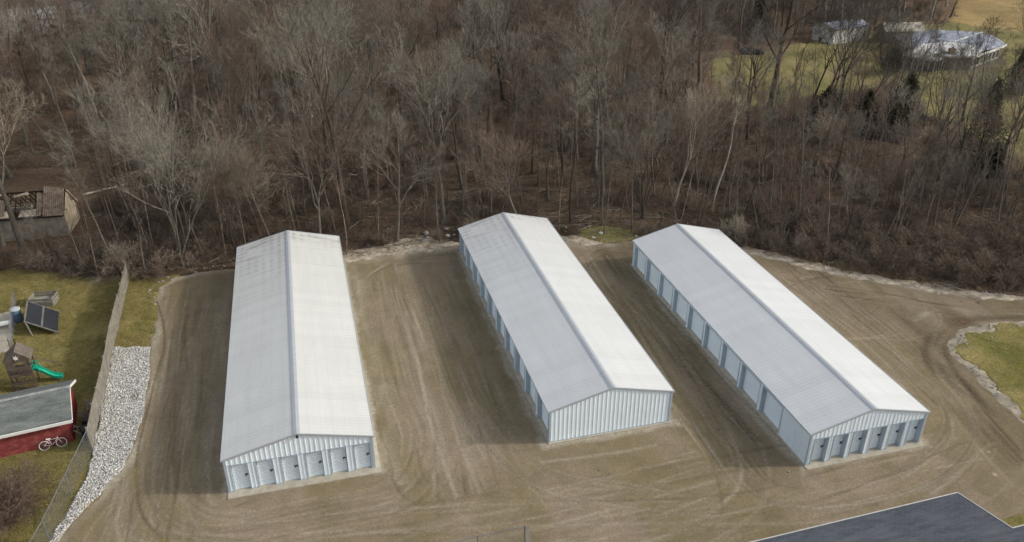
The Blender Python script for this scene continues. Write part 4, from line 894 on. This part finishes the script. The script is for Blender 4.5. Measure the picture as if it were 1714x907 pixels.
# timber frame behind
p = g2(66, 520); e = empty('timber_crate', (p[0]+.2, p[1]+1.2, .02), R(-8)); tag(e, 'open grey timber crate standing behind the solar panels', 'crate')
for a, b in (((-1, -.7), (1, -.7)), ((-1, .7), (1, .7)), ((-1, -.7), (-1, .7)), ((1, -.7), (1, .7))):
    mb = MB()
    for z in (.15, .45, .75): mb.beam((*a, z), (*b, z), .04, .22)
    mb.build('side_boards', M['wood_grey'], e)
mb = MB(); mb.box(-.95, .95, -.65, .65, 0.02, .4); mb.build('contents', M['bedding'], e)
# ------------------------------------------------------------------ play tower
e = empty('play_tower', (-22.5, 58.2, .02), R(6)); tag(e, 'brown wooden play tower with a green slide on the lawn', 'playset'); e.scale = (1., 1., 1.13); w, d = .75, .62; WP = M['wood_play']
for sx in (-1, 1):
    for sy in (-1, 1): mb = MB(); mb.beam((sx*w, sy*d, 0), (sx*w, sy*d, 2.35), .11, .11); mb.build('post', WP, e)
mb = MB(); [mb.box(-w, w, -d+i*.155, -d+i*.155+.145, 1.2, 1.235) for i in range(8)]; mb.build('deck', WP, e)
def rail(a, b, z0, z1, gap=.14):
    m_ = MB(); a = np.array(a, float); b = np.array(b, float); L = np.linalg.norm(b-a); n = int(L/gap)
    for i in range(1, n): q = a+(b-a)*i/n; m_.beam((*q, z0), (*q, z1), .08, .02)
    m_.beam((*a, z1), (*b, z1), .05, .1); m_.beam((*a, z0), (*b, z0), .05, .1); return m_
rail((-w, -d-.05), (w, -d-.05), 1.25, 1.72).build('railing', WP, e); rail((-w, d+.05), (w, d+.05), 1.25, 1.8).build('railing', WP, e); rail((-w-.05, -d), (-w-.05, d), 1.25, 1.8).build('railing', WP, e)
rail((-w, -d-.06), (w, -d-.06), .12, .55, .12).build('lower_railing', WP, e); rail((-w, -d-.05), (w, -d-.05), .62, 1.15, .1).build('lower_boards', WP, e)
mb = MB()                                  # front wall round an arched opening
for i in range(9):
    x0 = -w+i*.167; x1 = x0+.16; xc = (x0+x1)/2; ins = abs(xc-.12) < .34
    if ins: zt = 2.02+.18*math.sqrt(max(0, 1-((xc-.12)/.36)**2)); mb.box(x0, x1, -d-.03, -d-.005, min(zt, 2.28), 2.3)
    else: mb.box(x0, x1, -d-.03, -d-.005, 1.72, 2.3)
mb.build('front_wall', WP, e)
for sg in (-1, 1):                         # gabled roof, ridge running left-right would hide the star: ridge runs front to back
    mb = MB()
    for i in range(6):
        u0, u1 = i/6, (i+1)/6-.012; f = lambda u: (sg*(.95*(1-u)), 2.28+.72*u)
        (xa, za), (xb, zb) = f(u0), f(u1); y0, y1 = -d-.06, d+.2
        q = [(xa, y0, za), (xb, y0, zb), (xb, y1, zb), (xa, y1, za)]; mb.hexa(q+[(x, y, z+.03) for x, y, z in q])
    mb.build('roof_boards', plain('roof_wood', (.15, .13, .11), .9, .1, 0, .3, 3), e)
mb = MB(); V = [(-.9, -d-.05, 2.32), (.9, -d-.05, 2.32), (0, -d-.05, 3.0)]; mb.plate(V, .03); g_ = mb.build('gable_board', WP, e)
V = []; 
for i in range(12): r_ = .21 if i % 2 == 0 else .09; a = i*math.pi/6+.2; V.append((r_*math.cos(a), -d-.087, 2.56+r_*math.sin(a)))
mb = MB(); mb.plate(V, .02); mb.build('star', M['white'], g_)
mb = MB(); sp = [(w-.05, 1.24), (w+.2, 1.2), (w+.55, .95), (w+.9, .62), (w+1.2, .38), (w+1.5, .26), (w+1.75, .24)]; V = []; F = []   # green slide
cs = [(-.27, .2), (-.24, .21), (-.21, .02), (0, -.02), (.21, .02), (.24, .21), (.27, .2), (.22, -.03), (0, -.07), (-.22, -.03)]
for i, (x, z) in enumerate(sp):
    for cy, cz in cs: V.append((x, cy-.15, z+cz))
k = len(cs)
for i in range(len(sp)-1): F += [(i*k+j, i*k+(j+1) % k, (i+1)*k+(j+1) % k, (i+1)*k+j) for j in range(k)]
F += [tuple(range(k)), tuple((len(sp)-1)*k+j for j in range(k))[::-1]]; mb.add(V, F); mb.build('slide', M['green'], e)
for sy in (.16, -.44): mb = MB(); mb.tube([(w-.05, sy, 1.3), (w+.02, sy, 1.75), (w+.3, sy, 1.62), (w+.42, sy, 1.2)], .045, 8); mb.build('slide_handle', M['green'], e)
mb = MB(); mb.beam((-.1, d+.1, 2.6), (-.1, d+.1, 3.3), .05, .05); mb.build('flag_pole', M['char'], e)
mb = MB(); mb.beam((0, d, 2.3), (2.3, d+1.3, .02), .07, .07); mb.build('brace', WP, e)
# ------------------------------------------------------------------ brick garage
e = empty('brick_garage', (-17.75, 50.25, .02), R(8)); tag(e, 'low red brick garage with weathered grey shingle roof at the left', 'garage'); LX = 14.; HE, HR, DP = 2.15, 3.1, 4.2
mb = MB(); V = [(-LX, 0, 0), (0, 0, 0), (0, 0, HE), (-LX, 0, HE)]; mb.add([(-LX, 0, 0), (0, 0, 0), (0, 0, HE), (-LX, 0, HE), (-LX, DP, 0), (0, DP, 0), (0, DP, HE), (-LX, DP, HE)], [(0, 1, 2, 3), (5, 4, 7, 6), (4, 0, 3, 7)])
mb.build('brick_wall', M['brick'], e)
mb = MB(); mb.plate([(0.0, 0, 0), (0.0, DP, 0), (0.0, DP, HE), (0.0, DP/2, HR-.05), (0.0, 0, HE)], .1); mb.build('gable_wall', plain('gable_red', (.16, .02, .024), .85, .2, 0, .25), e)
dz_ = (HR-HE)/(DP/2); sl2 = math.hypot(DP/2+.35, (DP/2+.35)*dz_)
for sg in (0, 1):
    mb = MB(); mb.box(-LX-.3, .3, 0, sl2, 0, .06); r_ = mb.build('roof_slope', M['shingle_grey'], e); a = math.atan(dz_)
    if sg == 0: r_.location = (0, -.35, HE-.35*dz_+.03); r_.rotation_euler = (a, 0, 0)
    else: r_.location = (0, DP+.35, HE-.35*dz_+.03); r_.rotation_euler = (a, 0, 0); r_.scale = (1, -1, 1); r_.rotation_euler = (-a, 0, 0)
mb = MB()
for i in range(28):
    x = -LX-.2+i*.52
    for sg in (-1, 1): mb.plate([(x, DP/2, HR+.1), (x+.5, DP/2, HR+.1), (x+.5, DP/2+sg*.16, HR+.1-.16*dz_), (x, DP/2+sg*.16, HR+.1-.16*dz_)][::sg], .02)
mb.build('ridge_shingles', plain('ridge_shingle', (.30, .31, .30), .9, .2, 0, .35, 1.5), e)
mb = MB(); mb.box(-LX-.3, .3, -.47, -.36, HE-.32, HE-.13); mb.build('gutter', M['white'], e)
mb = MB(); mb.beam((.31, -.35, HE-.17), (.31, DP/2, HR-.0), .04, .11); mb.build('rake_board', M['white'], e); mb = MB(); mb.beam((.31, DP+.35, HE-.17), (.31, DP/2, HR-.0), .05, .18); mb.build('rake_board', M['white'], e)
mb = MB(); mb.box(-LX, 0, -.34, 0, HE-.2, HE-.18); mb.build('soffit', M['white'], e)
# bicycle
e = empty('bicycle', (-18.95, 49.72, .03), R(5)); e.rotation_euler = (R(-14), 0, R(7)); tag(e, 'small white bicycle leaning on the red brick garage wall', 'bicycle'); e.scale = (1.05,)*3
def ring(cx, cz, r, t, k=32, y=0): return [(cx+r*math.cos(6.2832*i/k), y, cz+r*math.sin(6.2832*i/k)) for i in range(k+1)]
WT = plain('white_tyre', (.55, .54, .51), .5)
for cx in (-.5, .5):
    wb = MB(); wb.tube(ring(cx, .33, .30, 0), .032, 8, False); wl = wb.build('wheel', WT, e)
    mb = MB(); [mb.tube([(cx, 0, .33), (cx+.29*math.cos(j*.524), 0, .33+.29*math.sin(j*.524))], .005, 4) for j in range(12)]; mb.tube([(cx, -.05, .33), (cx, .05, .33)], .025, 8); mb.build('spokes', M['galv'], wl)
FP = plain('pale_pink_paint', (.62, .55, .55), .4)
mb = MB(); bb_, sd_, hd_ = (-.05, 0, .28), (-.18, 0, .66), (.36, 0, .68)
for a, b in ((bb_, sd_), (bb_, hd_), (sd_, hd_), ((-.5, .0, .33), bb_), ((-.5, 0, .33), sd_), (hd_, (.5, 0, .33)), (hd_, (.34, 0, .8))): mb.tube([a, b], .022, 6)
mb.build('frame', FP, e); mb = MB(); mb.tube([(.30, -.26, .84), (.36, -.1, .80), (.34, 0, .80), (.36, .1, .80), (.30, .26, .84)], .017, 6); mb.build('handlebar', M['galv'], e)
mb = MB(); mb.hexa([(-.32, -.09, .72), (-.06, -.03, .72), (-.06, .03, .72), (-.32, .09, .72), (-.32, -.08, .78), (-.06, -.02, .76), (-.06, .02, .76), (-.32, .08, .78)]).tube([(-.19, 0, .62), (-.2, 0, .73)], .018, 6); mb.build('saddle', M['white'], e)
mb = MB(); mb.tube([(-.05, -.08, .28), (-.05, .08, .28)], .03, 8).tube([(-.05, .07, .28), (.06, .07, .16)], .012, 5).tube([(-.05, -.07, .28), (-.16, -.07, .4)], .012, 5).box(.02, .11, .07, .15, .14, .17).box(-.21, -.12, -.15, -.07, .39, .42); mb.build('pedals', M['black'], e)
# things stacked between garage and fence
def chair(x, y, z, rz, tilt, mat, label):
    e = empty('garden_chair', (x, y, z), rz); e.rotation_euler = (tilt, .2*tilt, rz); tag(e, label, 'chair'); mm = M[mat]
    mb = MB(); mb.box(-.25, .25, -.24, .24, .40, .43); mb.build('seat', mm, e)
    mb = MB(); [mb.beam((-.22+i*.11, .24, .45), (-.22+i*.11, .32, .9), .06, .02) for i in range(5)]; mb.beam((-.26, .32, .9), (.26, .32, .9), .06, .03); mb.build('backrest', mm, e)
    for sx in (-1, 1):
        for sy in (-1, 1): mb = MB(); mb.beam((sx*.23, sy*.22, .4), (sx*.27, sy*.27, 0), .04, .04); mb.build('leg', mm, e)
        mb = MB(); mb.beam((sx*.27, -.24, .62), (sx*.27, .27, .64), .05, .03).beam((sx*.27, -.22, .62), (sx*.27, -.23, .4), .04, .04); mb.build('armrest', mm, e)
chair(-16.9, 53.2, .02, 2.2, 0.2, 'junk', 'grey plastic chair at the back of the gap between garage and fence')
chair(-17.0, 52.3, .02, 1.0, -.5, 'junk', 'tipped grey plastic chair in the middle of the gap between garage and fence')
chair(-16.75, 52.7, .5, 4., .9, 'junk', 'upturned grey chair on top of the others between garage and fence')
e = empty('ladder', (-16.9, 50.6, .05), .9); e.rotation_euler = (R(-62), 0, 1.2); tag(e, 'grey ladder leaning in the gap between the garage and the fence', 'ladder')
for sx in (-.2, .2): mb = MB(); mb.beam((sx, 0, 0), (sx, 0, 2.4), .04, .07); mb.build('side_rail', M['galv'], e)
mb = MB(); [mb.beam((-.2, 0, .25+i*.3), (.2, 0, .25+i*.3), .03, .03) for i in range(7)]; mb.build('rungs', M['galv'], e)
def bin_(x, y, s, label, rz=0):
    e = empty('waste_bin', (x, y, .02), rz); e.scale = (s, s, s); tag(e, label, 'bin'); mb = MB(); q = [(-.24, -.24), (.24, -.24), (.24, .24), (-.24, .24)]; mb.hexa([(a*.85, b*.85, 0) for a, b in q]+[(a*1.15, b*1.15, .85) for a, b in q]); mb.build('body', M['black'], e)
    mb = MB(); mb.hexa([(a*1.2, b*1.2, .852) for a, b in q]+[(a*.95, b*.95, .93) for a, b in q]); mb.build('lid', M['black'], e)
bin_(-17.0, 51.4, 1., 'black bin by the garage end, the one nearest the chairs'); bin_(-16.95, 50.3, 1.05, 'black bin at the front corner of the garage next to the fence', .5)
# dark bare shrub, bottom left
cb = bush_mesh(301, 2.7, 150, 1.2); p = g2(12, 868); e = empty('bare_shrub', (p[0], p[1], 0)); tag(e, 'dense dark leafless shrub on the lawn at the bottom left corner', 'shrub')
V, F = cb; V = V*np.array([1.15, 1.5, 1.]); kid(link('branches', mk_mesh('branches', V, F, M['twig_red']), e)); mb = MB(); [mb.tube([(a, b, -.05), (a*1.8, b*1.8, .5)], [.05, .03], 6) for a, b in ((.1, .1), (-.15, .2), (.2, -.2), (-.1, -.15))]; mb.build('stems', M['bark_dark'], e)
for i, (px, py, s, lb) in enumerate(((640, 408, .8, 'low grey shrub on the rubble between the left and middle sheds'), (206, 452, 1.5, 'tangled bare shrub leaning over the end of the board fence'), (262, 440, 1.1, 'reddish bare shrub at the foot of the thick many stemmed tree'), (128, 440, 1.4, 'wide tangled shrub at the top edge of the garden lawn'), (1228, 395, 1.1, 'pale bare shrub by the right shed far end'), (1385, 235, 2.2, 'pale grey shrub in the brush below the evergreen clump'), (965, 190, 2.6, 'pale grey twiggy shrub in the middle of the wood'))):
    p = g2(px, py); e = empty('bare_shrub', (p[0], p[1], hz(*p))); tag(e, lb, 'shrub'); V, F = bush_mesh(310+i, 1.9, 60, 1.2)
    kid(link('branches', mk_mesh('branches', V*s, F, M['twig_pale' if i in (1, 4, 5, 6) else 'brush']), e)); mb = MB(); mb.tube([(0, 0, -.05), (.05, .03, .5*s)], [.06*s, .03*s], 6); mb.build('stems', M['bark_grey'], e)

# ------------------------------------------------------------------ ruined outbuilding
e = empty('ruined_building', (-24.9, 86.3, 0.0), R(-4)); tag(e, 'ruined pale masonry building with a collapsed roof at the left edge of the wood', 'ruin'); LR = 11.; H0, H1, DR = 2.1, 4.1, 4.4
mb = MB(); mb.box(-LR, 0, 0, .3, -.3, H0); mb.build('front_wall', M['masonry'], e); mb = MB(); mb.box(-LR, 0, DR-.3, DR, -.3, H0-.4); mb.build('back_wall', M['masonry'], e)
mb = MB(); mb.plate([(0.0, .302, -.3), (0.0, DR-.302, -.3), (0, DR-.1, 1.2), (0, DR-.5, 2.2), (0, DR/2+.9, 2.6), (0, DR/2+.35, 3.9), (0, DR/2, H1-.02), (0, .302, H0)], .3); mb.build('gable_wall', plain('pale_render', (.50, .43, .32), .9, .2, 0, .3, 1.2), e)
mb = MB(); mb.beam((.12, DR/2, H1), (.12, DR+.1, H0-.2), .12, .16); mb.build('gable_beam', plain('pale_beam', (.46, .40, .30), .9), e)
rr_ = random.Random(5); zf = lambda y: H0+(H1-H0)*y/(DR/2)
mb = MB()
for i in range(24):
    x = -LR+.2+i*.47; mb.beam((x, 0, H0+.02), (x, DR/2, H1), .06, .12)
    if rr_.random() < .7: mb.beam((x, DR, H0-.1), (x, DR/2, H1), .06, .12)
mb.beam((-LR, DR/2, H1+.03), (0.1, DR/2, H1+.03), .1, .14)
for y in (.5, 1.0, 1.5): mb.beam((-LR, y, zf(y)+.1), (-.1, y, zf(y)+.1), .09, .04)
mb.build('rafters', M['char'], e)
mb = MB()
sN = math.hypot(DR/2, H1-H0); up_ = np.array([0, DR/2, H1-H0])/sN; nn_ = np.array([0, -(H1-H0), DR/2])/sN
for x0, x1, a, b in ((-2.0, 0., 0., sN+.5), (-6.2, -5.6, .3, 2.2), (-2.6, -2.1, .2, sN-.2), (-10.5, -9, .1, 1.2)): mb = MB(); ribbed(mb, (x0, -.15, H0+.15), (1, 0, 0), up_, nn_, 0, x1-x0, lambda s: a, lambda s: b-.2*s, pitch=.2, h=.04); mb.build('rusted_sheeting', M['rust'], e)
mb = MB(); mb.box(-LR, -.2, .32, DR-.32, .5, 1.2); mb.build('fallen_roof_debris', M['char'], e)
PL = plain('pale_scrap', (.46, .40, .31), .9, .2, 0, .3)
for x0, x1, y0, y1 in ((-4.3, -2.2, .0, .62), (-8.6, -5.2, .0, .55), (-3.4, -2.9, .75, 1.0), (-4.9, -3.4, 1.85, 2.12), (-6.7, -6.0, 1.9, 2.12)):
    mb = MB(); mb.plate([(x0, y0, zf(y0)+.2), (x1, y0, zf(y0)+.2), (x1-.15, y1, zf(y1)+.2), (x0+.2, y1*.8, zf(y1*.8)+.2)], .03); mb.build('roof_scrap', PL, e)
mb = MB(); mb.box(-LR, .02, -.22, -.06, H0+.0, H0+.12); mb.build('eave_board', M['char'], e)

# ------------------------------------------------------------------ far house
hb = hz(115, 124); H = empty('far_house', (112, 122, hb), R(-9)); tag(H, 'large far house with white and blue grey roofs and a glazed sunroom', 'house')
def roofpoly(pts, mat, nm, t=.12):
    mb = MB(); mb.add([(*p[:2], p[2]) for p in pts]+[(p[0], p[1], p[2]-t) for p in pts], [tuple(range(len(pts))), tuple(range(2*len(pts)-1, len(pts)-1, -1))]+[(i, len(pts)+i, len(pts)+(i+1) % len(pts), (i+1) % len(pts)) for i in range(len(pts))]); return mb.build(nm, M[mat], H)
FLp, FMp, FRp, TIP, RB, RR, RL, B1, B2, B3, B4, FAR = (-3.4, 2.6, 2.8), (0, -3, 2.8), (4.4, -3.5, 2.8), (15.5, 4.2, 2.8), (16.4, 9.1, 3.2), (12.5, 7.7, 4.4), (4.5, 11, 4.4), (-.8, 4.6, 3.3), (5.6, 5.2, 3.32), (8, 1.7, 3.3), (7.4, -.8, 3.1), (-2.1, 10.3, 2.8)
roofpoly([FLp, FMp, FRp, B4, B3, B2, B1], 'house_white', 'front_roof'); roofpoly([B4, TIP, RR, B2, B3], 'house_blue', 'right_roof'); roofpoly([TIP, RB, RR], 'house_blue', 'hip_roof')
roofpoly([B1, B2, RR, RL], 'house_blue', 'back_roof'); roofpoly([FLp, B1, RL, FAR], 'house_blue', 'left_roof'); roofpoly([FAR, RL, (5, 16, 2.8), (-1, 15, 2.8)], 'house_blue', 'rear_roof'); roofpoly([RL, RR, RB, (15, 14, 2.8), (5, 16, 2.8)], 'house_blue', 'rear_roof')
mb = MB(); mb.beam(np.array(B2)+[0, 0, .06], np.array(RR)+[0, 0, .06], .35, .12); mb.build('ridge_flashing', M['white'], H)
for a, b in ((FRp, TIP), (FMp, FRp), (FLp, FMp)): mb = MB(); mb.beam(np.array(a)+[0, 0, -.1], np.array(b)+[0, 0, -.1], .12, .32); mb.build('fascia', M['white'], H)
fp = [(-2.8, 2.8), (.3, -2.5), (4.2, -3), (14.8, 4.3), (15.8, 9), (14.5, 13.4), (5, 15.4), (-.5, 14.4), (-1.6, 10)]
mb = MB(); k = len(fp); mb.add([(*p, -.5) for p in fp]+[(*p, 2.68) for p in fp], [(i, (i+1) % k, k+(i+1) % k, k+i) for i in range(k)]); mb.build('wall', M['house_wall'], H)
for i in range(7):                         # windows and white posts on the right hand front
    t = .08+i*.13; x = 4.2+t*10.6; y = -3+t*7.3; a = math.atan2(7.3, 10.6); wd = empty('tmp'); bpy.data.objects.remove(wd)
    f = MB(); f.box(-.55, .55, -.06, .0, .7, 2.1); o_ = f.build('window', M['glass'], H, (x, y, 0)); o_.rotation_euler = (0, 0, a)
    g3 = MB(); g3.box(-.62, -.55, -.1, 0, .6, 2.2).box(.55, .62, -.1, 0, .6, 2.2).box(-.55, .55, -.1, 0, 2.1, 2.2).box(-.55, .55, -.1, 0, .6, .7); g3.build('frame', M['white'], o_)
SA, SB, SCp, SD = (-6.6, .9, 2.3), (-3.5, -4.5, 2.3), (0, -2.0, 2.3), (-3.3, 3.0, 2.95)
roofpoly([SA, SB, (-1.9, -.6, 3.0)], 'beige', 'sunroom_roof', .08); roofpoly([SB, SCp, (-1.9, -.6, 3.0)], 'beige', 'sunroom_roof', .08); roofpoly([SA, (-1.9, -.6, 3.0), SD], 'beige', 'sunroom_roof', .08)
for a, b, n in ((SA, SB, 6), (SB, SCp, 4)):
    a = np.array(a)*[.97, .97, 1]; b = np.array(b)*[.97, .97, 1]
    mb = MB(); mb.hexa([(a[0], a[1], 0), (b[0], b[1], 0), (b[0]+.05, b[1]+.05, 0), (a[0]+.05, a[1]+.05, 0), (a[0], a[1], 2.2), (b[0], b[1], 2.2), (b[0]+.05, b[1]+.05, 2.2), (a[0]+.05, a[1]+.05, 2.2)]); pn = mb.build('glazing', M['glass'], H)
    mb = MB(); [mb.beam((*(a+(b-a)*i/n)[:2]-np.array([0.03, .03]), 0), (*(a+(b-a)*i/n)[:2]-np.array([.03, .03]), 2.2), .14, .14) for i in range(n+1)]; mb.build('glazing_bars', M['white'], pn)
mb = MB(); mb.box(.35, 1.35, -2.2, -1.5, 2.9, 3.9); ch = mb.build('chimney', M['brick'] if 0 else plain('brown_brick', (.20, .15, .10), .9), H); mb = MB(); mb.box(.7, 1., -2., -1.7, 3.9, 4.15); mb.build('flue', M['galv'], ch)
mb = MB(); mb.box(-.15, 2.3, -1.45, -.6, 3.0, 3.22); mb.build('roof_hatch', M['beige'], H); mb = MB(); mb.tube([(3.2, 6.9, 3.4), (3.2, 6.9, 5.6)], .12, 8); mb.build('vent_pipe', M['white'], H)
# garage block behind the house, white outbuilding
def cottage(nm, loc, rz, lx, ly, h, hr, wall_, roof_, label, cat, win=0):
    e = empty(nm, loc, rz); tag(e, label, cat); mb = MB(); mb.add([(0, 0, -.4), (lx, 0, -.4), (lx, ly, -.4), (0, ly, -.4), (0, 0, h), (lx, 0, h), (lx, ly, h), (0, ly, h), (0, ly/2, hr), (lx, ly/2, hr)], [(0, 1, 5, 4), (1, 2, 6, 9, 5), (2, 3, 7, 6), (3, 0, 4, 8, 7)]); mb.build('wall', M[wall_], e)
    for s in (0, 1):
        y = -.3 if s == 0 else ly+.3; z = h-.3*(hr-h)/(ly/2); mb = MB(); pts = [(-.3, y, z), (lx+.3, y, z), (lx+.3, ly/2, hr+.02), (-.3, ly/2, hr+.02)]
        if s: pts = pts[::-1]
        mb.plate([(a, b, c+.08) for a, b, c in pts], .07); mb.build('roof_slope', M[roof_], e)
    for i in range(win):
        x = lx*(i+.5)/win; mb = MB(); mb.box(x-.5, x+.5, -.04, .01, 1, 2); f = mb.build('window', M['glass'], e); mb = MB(); mb.box(x-.57, x-.5, -.07, 0, .95, 2.05).box(x+.5, x+.57, -.07, 0, .95, 2.05).box(x-.5, x+.5, -.07, 0, 2., 2.07); mb.build('frame', M['white'], f)
    return e
cottage('outbuilding', (113.8, 139.2, hz(113, 139)), R(-15), 7.5, 5, 2.4, 3.5, 'house_wall', 'beige', 'small beige roofed garage behind the left end of the far house', 'garage', 2)
cottage('outbuilding', (102.9, 140.6, hz(102, 140)), R(12), 9.5, 5.5, 2.9, 3.6, 'white', 'house_blue', 'long pale outbuilding behind trees left of the far house', 'outbuilding', 0)
q = g2(20, 52); cottage('neighbour_building', (q[0]-9, q[1]-4, hz(*q)), R(10), 20, 9, 3.2, 4.8, 'white', 'house_white', 'pale roofed building half hidden by trees at the top left corner', 'building', 4)
q = g2(152, 40); cottage('neighbour_building', (q[0]-3, q[1], hz(*q)), R(10), 9, 7, 2.8, 4.2, 'white', 'house_blue', 'smaller bluish roofed building in the wood right of the pale roofed one', 'building', 1)
# car
e = empty('parked_car', (84.2, 138.6, hz(84, 139)), R(-10)); tag(e, 'dark car parked at the back of the green clearing', 'car')
def xsec(stn, k):
    V = []; F = []
    for x, hw, z0, z1, tw in stn: V += [(x, -hw, z0), (x, hw, z0), (x, hw, z0+(z1-z0)*.7), (x, tw, z1), (x, -tw, z1), (x, -hw, z0+(z1-z0)*.7)]
    for i in range(len(stn)-1): F += [(i*6+j, i*6+(j+1) % 6, (i+1)*6+(j+1) % 6, (i+1)*6+j) for j in range(6)]
    F += [tuple(range(6))[::-1], tuple((len(stn)-1)*6+j for j in range(6))]; return V, F
mb = MB(); mb.add(*xsec([(-2.25, .7, .4, .8, .6), (-2.1, .86, .3, .98, .78), (-1., .9, .28, 1.03, .82), (.9, .9, .28, 1.0, .82), (2., .86, .3, .85, .74), (2.25, .7, .38, .7, .6)], 6)); mb.build('body', M['car_paint'], e)
mb = MB(); mb.add(*xsec([(-1.95, .74, .98, 1.02, .7), (-1.4, .74, .99, 1.44, .6), (.2, .74, .99, 1.46, .6), (1.1, .74, .97, 1.0, .7)], 6)); mb.build('cabin', M['glass'], e)
mb = MB(); mb.add(*xsec([(-1.35, .62, 1.43, 1.48, .56), (.18, .62, 1.45, 1.5, .56)], 6)); mb.build('roof', M['car_paint'], e)
for x in (-1.4, 1.4):
    for s in (-1, 1): mb = MB(); mb.tube([(x, s*.76, .33), (x, s*.93, .33)], .33, 20); t_ = mb.build('wheel', M['rubber'], e); mb = MB(); mb.tube([(x, s*.92, .33), (x, s*.94, .33)], .19, 14); mb.build('rim', M['galv'], t_)
for s in (-1, 1): mb = MB(); mb.box(2.12, 2.2, s*.62-.14, s*.62+.14, .58, .7); mb.build('headlight', M['white'], e)
# dark debris mound
r5 = np.random.default_rng(8); X, Y = np.meshgrid(np.linspace(-1, 1, 60), np.linspace(-1, 1, 24)); f = np.clip(1-X**4-Y**2, 0, 1)**.6*(1+.5*(r5.random(X.shape)-.5)); P_ = np.stack([X.ravel()*8.2, Y.ravel()*2.3], 1); zz_ = f.ravel()*1.6-.15+vnoise(P_, 1.2, 3)*.8*f.ravel()
c0 = (g2(1312, 212)+g2(1500, 222))/2; o_ = link('debris_mound', mk_mesh('debris_mound', np.column_stack([P_, zz_]), grid_faces(60, 24), M['mud']), None, (c0[0], c0[1], hz(*c0))); d_ = g2(1500, 228)-g2(1312, 205); o_.rotation_euler = (0, 0, math.atan2(d_[1], d_[0])); tag(o_, 'long dark mound of debris behind the brush at the clearing edge', 'debris pile')
# ------------------------------------------------------------------ slate blue roof at the bottom right
e = empty('shingled_building', (34.0, 27.5, 0), R(1.2)); tag(e, 'building with a dark blue grey shingle roof cut by the bottom right corner', 'building')
sl_a = math.atan(.22); rf_ = MB(); L1, L2, ST = 36., 26., 3.75
rf_.plate([(-L1, -14, 0), (L2, -14, 0), (L2, -ST, 0), (0, -ST, 0), (0, 0, 0), (-L1, 0, 0)], .08)
o_ = rf_.build('roof_slope', M['shingle_blue'], e); o_.location = (0, 0, 3.4); o_.rotation_euler = (-sl_a, 0, 0)
cs_, sn_ = math.cos(sl_a), math.sin(sl_a); rp = lambda x, y: np.array([x, y*cs_, 3.4-y*sn_])
for a, b in (((-L1, 0), (0, 0)), ((0, 0), (0, -ST)), ((0, -ST), (L2, -ST))): mb = MB(); mb.beam(rp(*a)+[0, .02, -.03], rp(*b)+[0, .02, -.03], .06, .10); mb.build('drip_edge', plain('drip_metal', (.50, .50, .48), .5), e)
mb = MB(); mb.box(-L1+.4, -.4, -13, -.4, -.1, 3.28).box(-.39, L2-.4, -13, -ST-.4, -.1, 3.9); mb.build('wall', M['white'], e)
GB = poly_px([(1672, 870), (1700, 862), (1800, 850), (1800, 905), (1690, 905)]); sheet('lawn', GB, .15, .09, M['lawn'], 'sliver of lawn beside the blue grey roof', rag=.2)
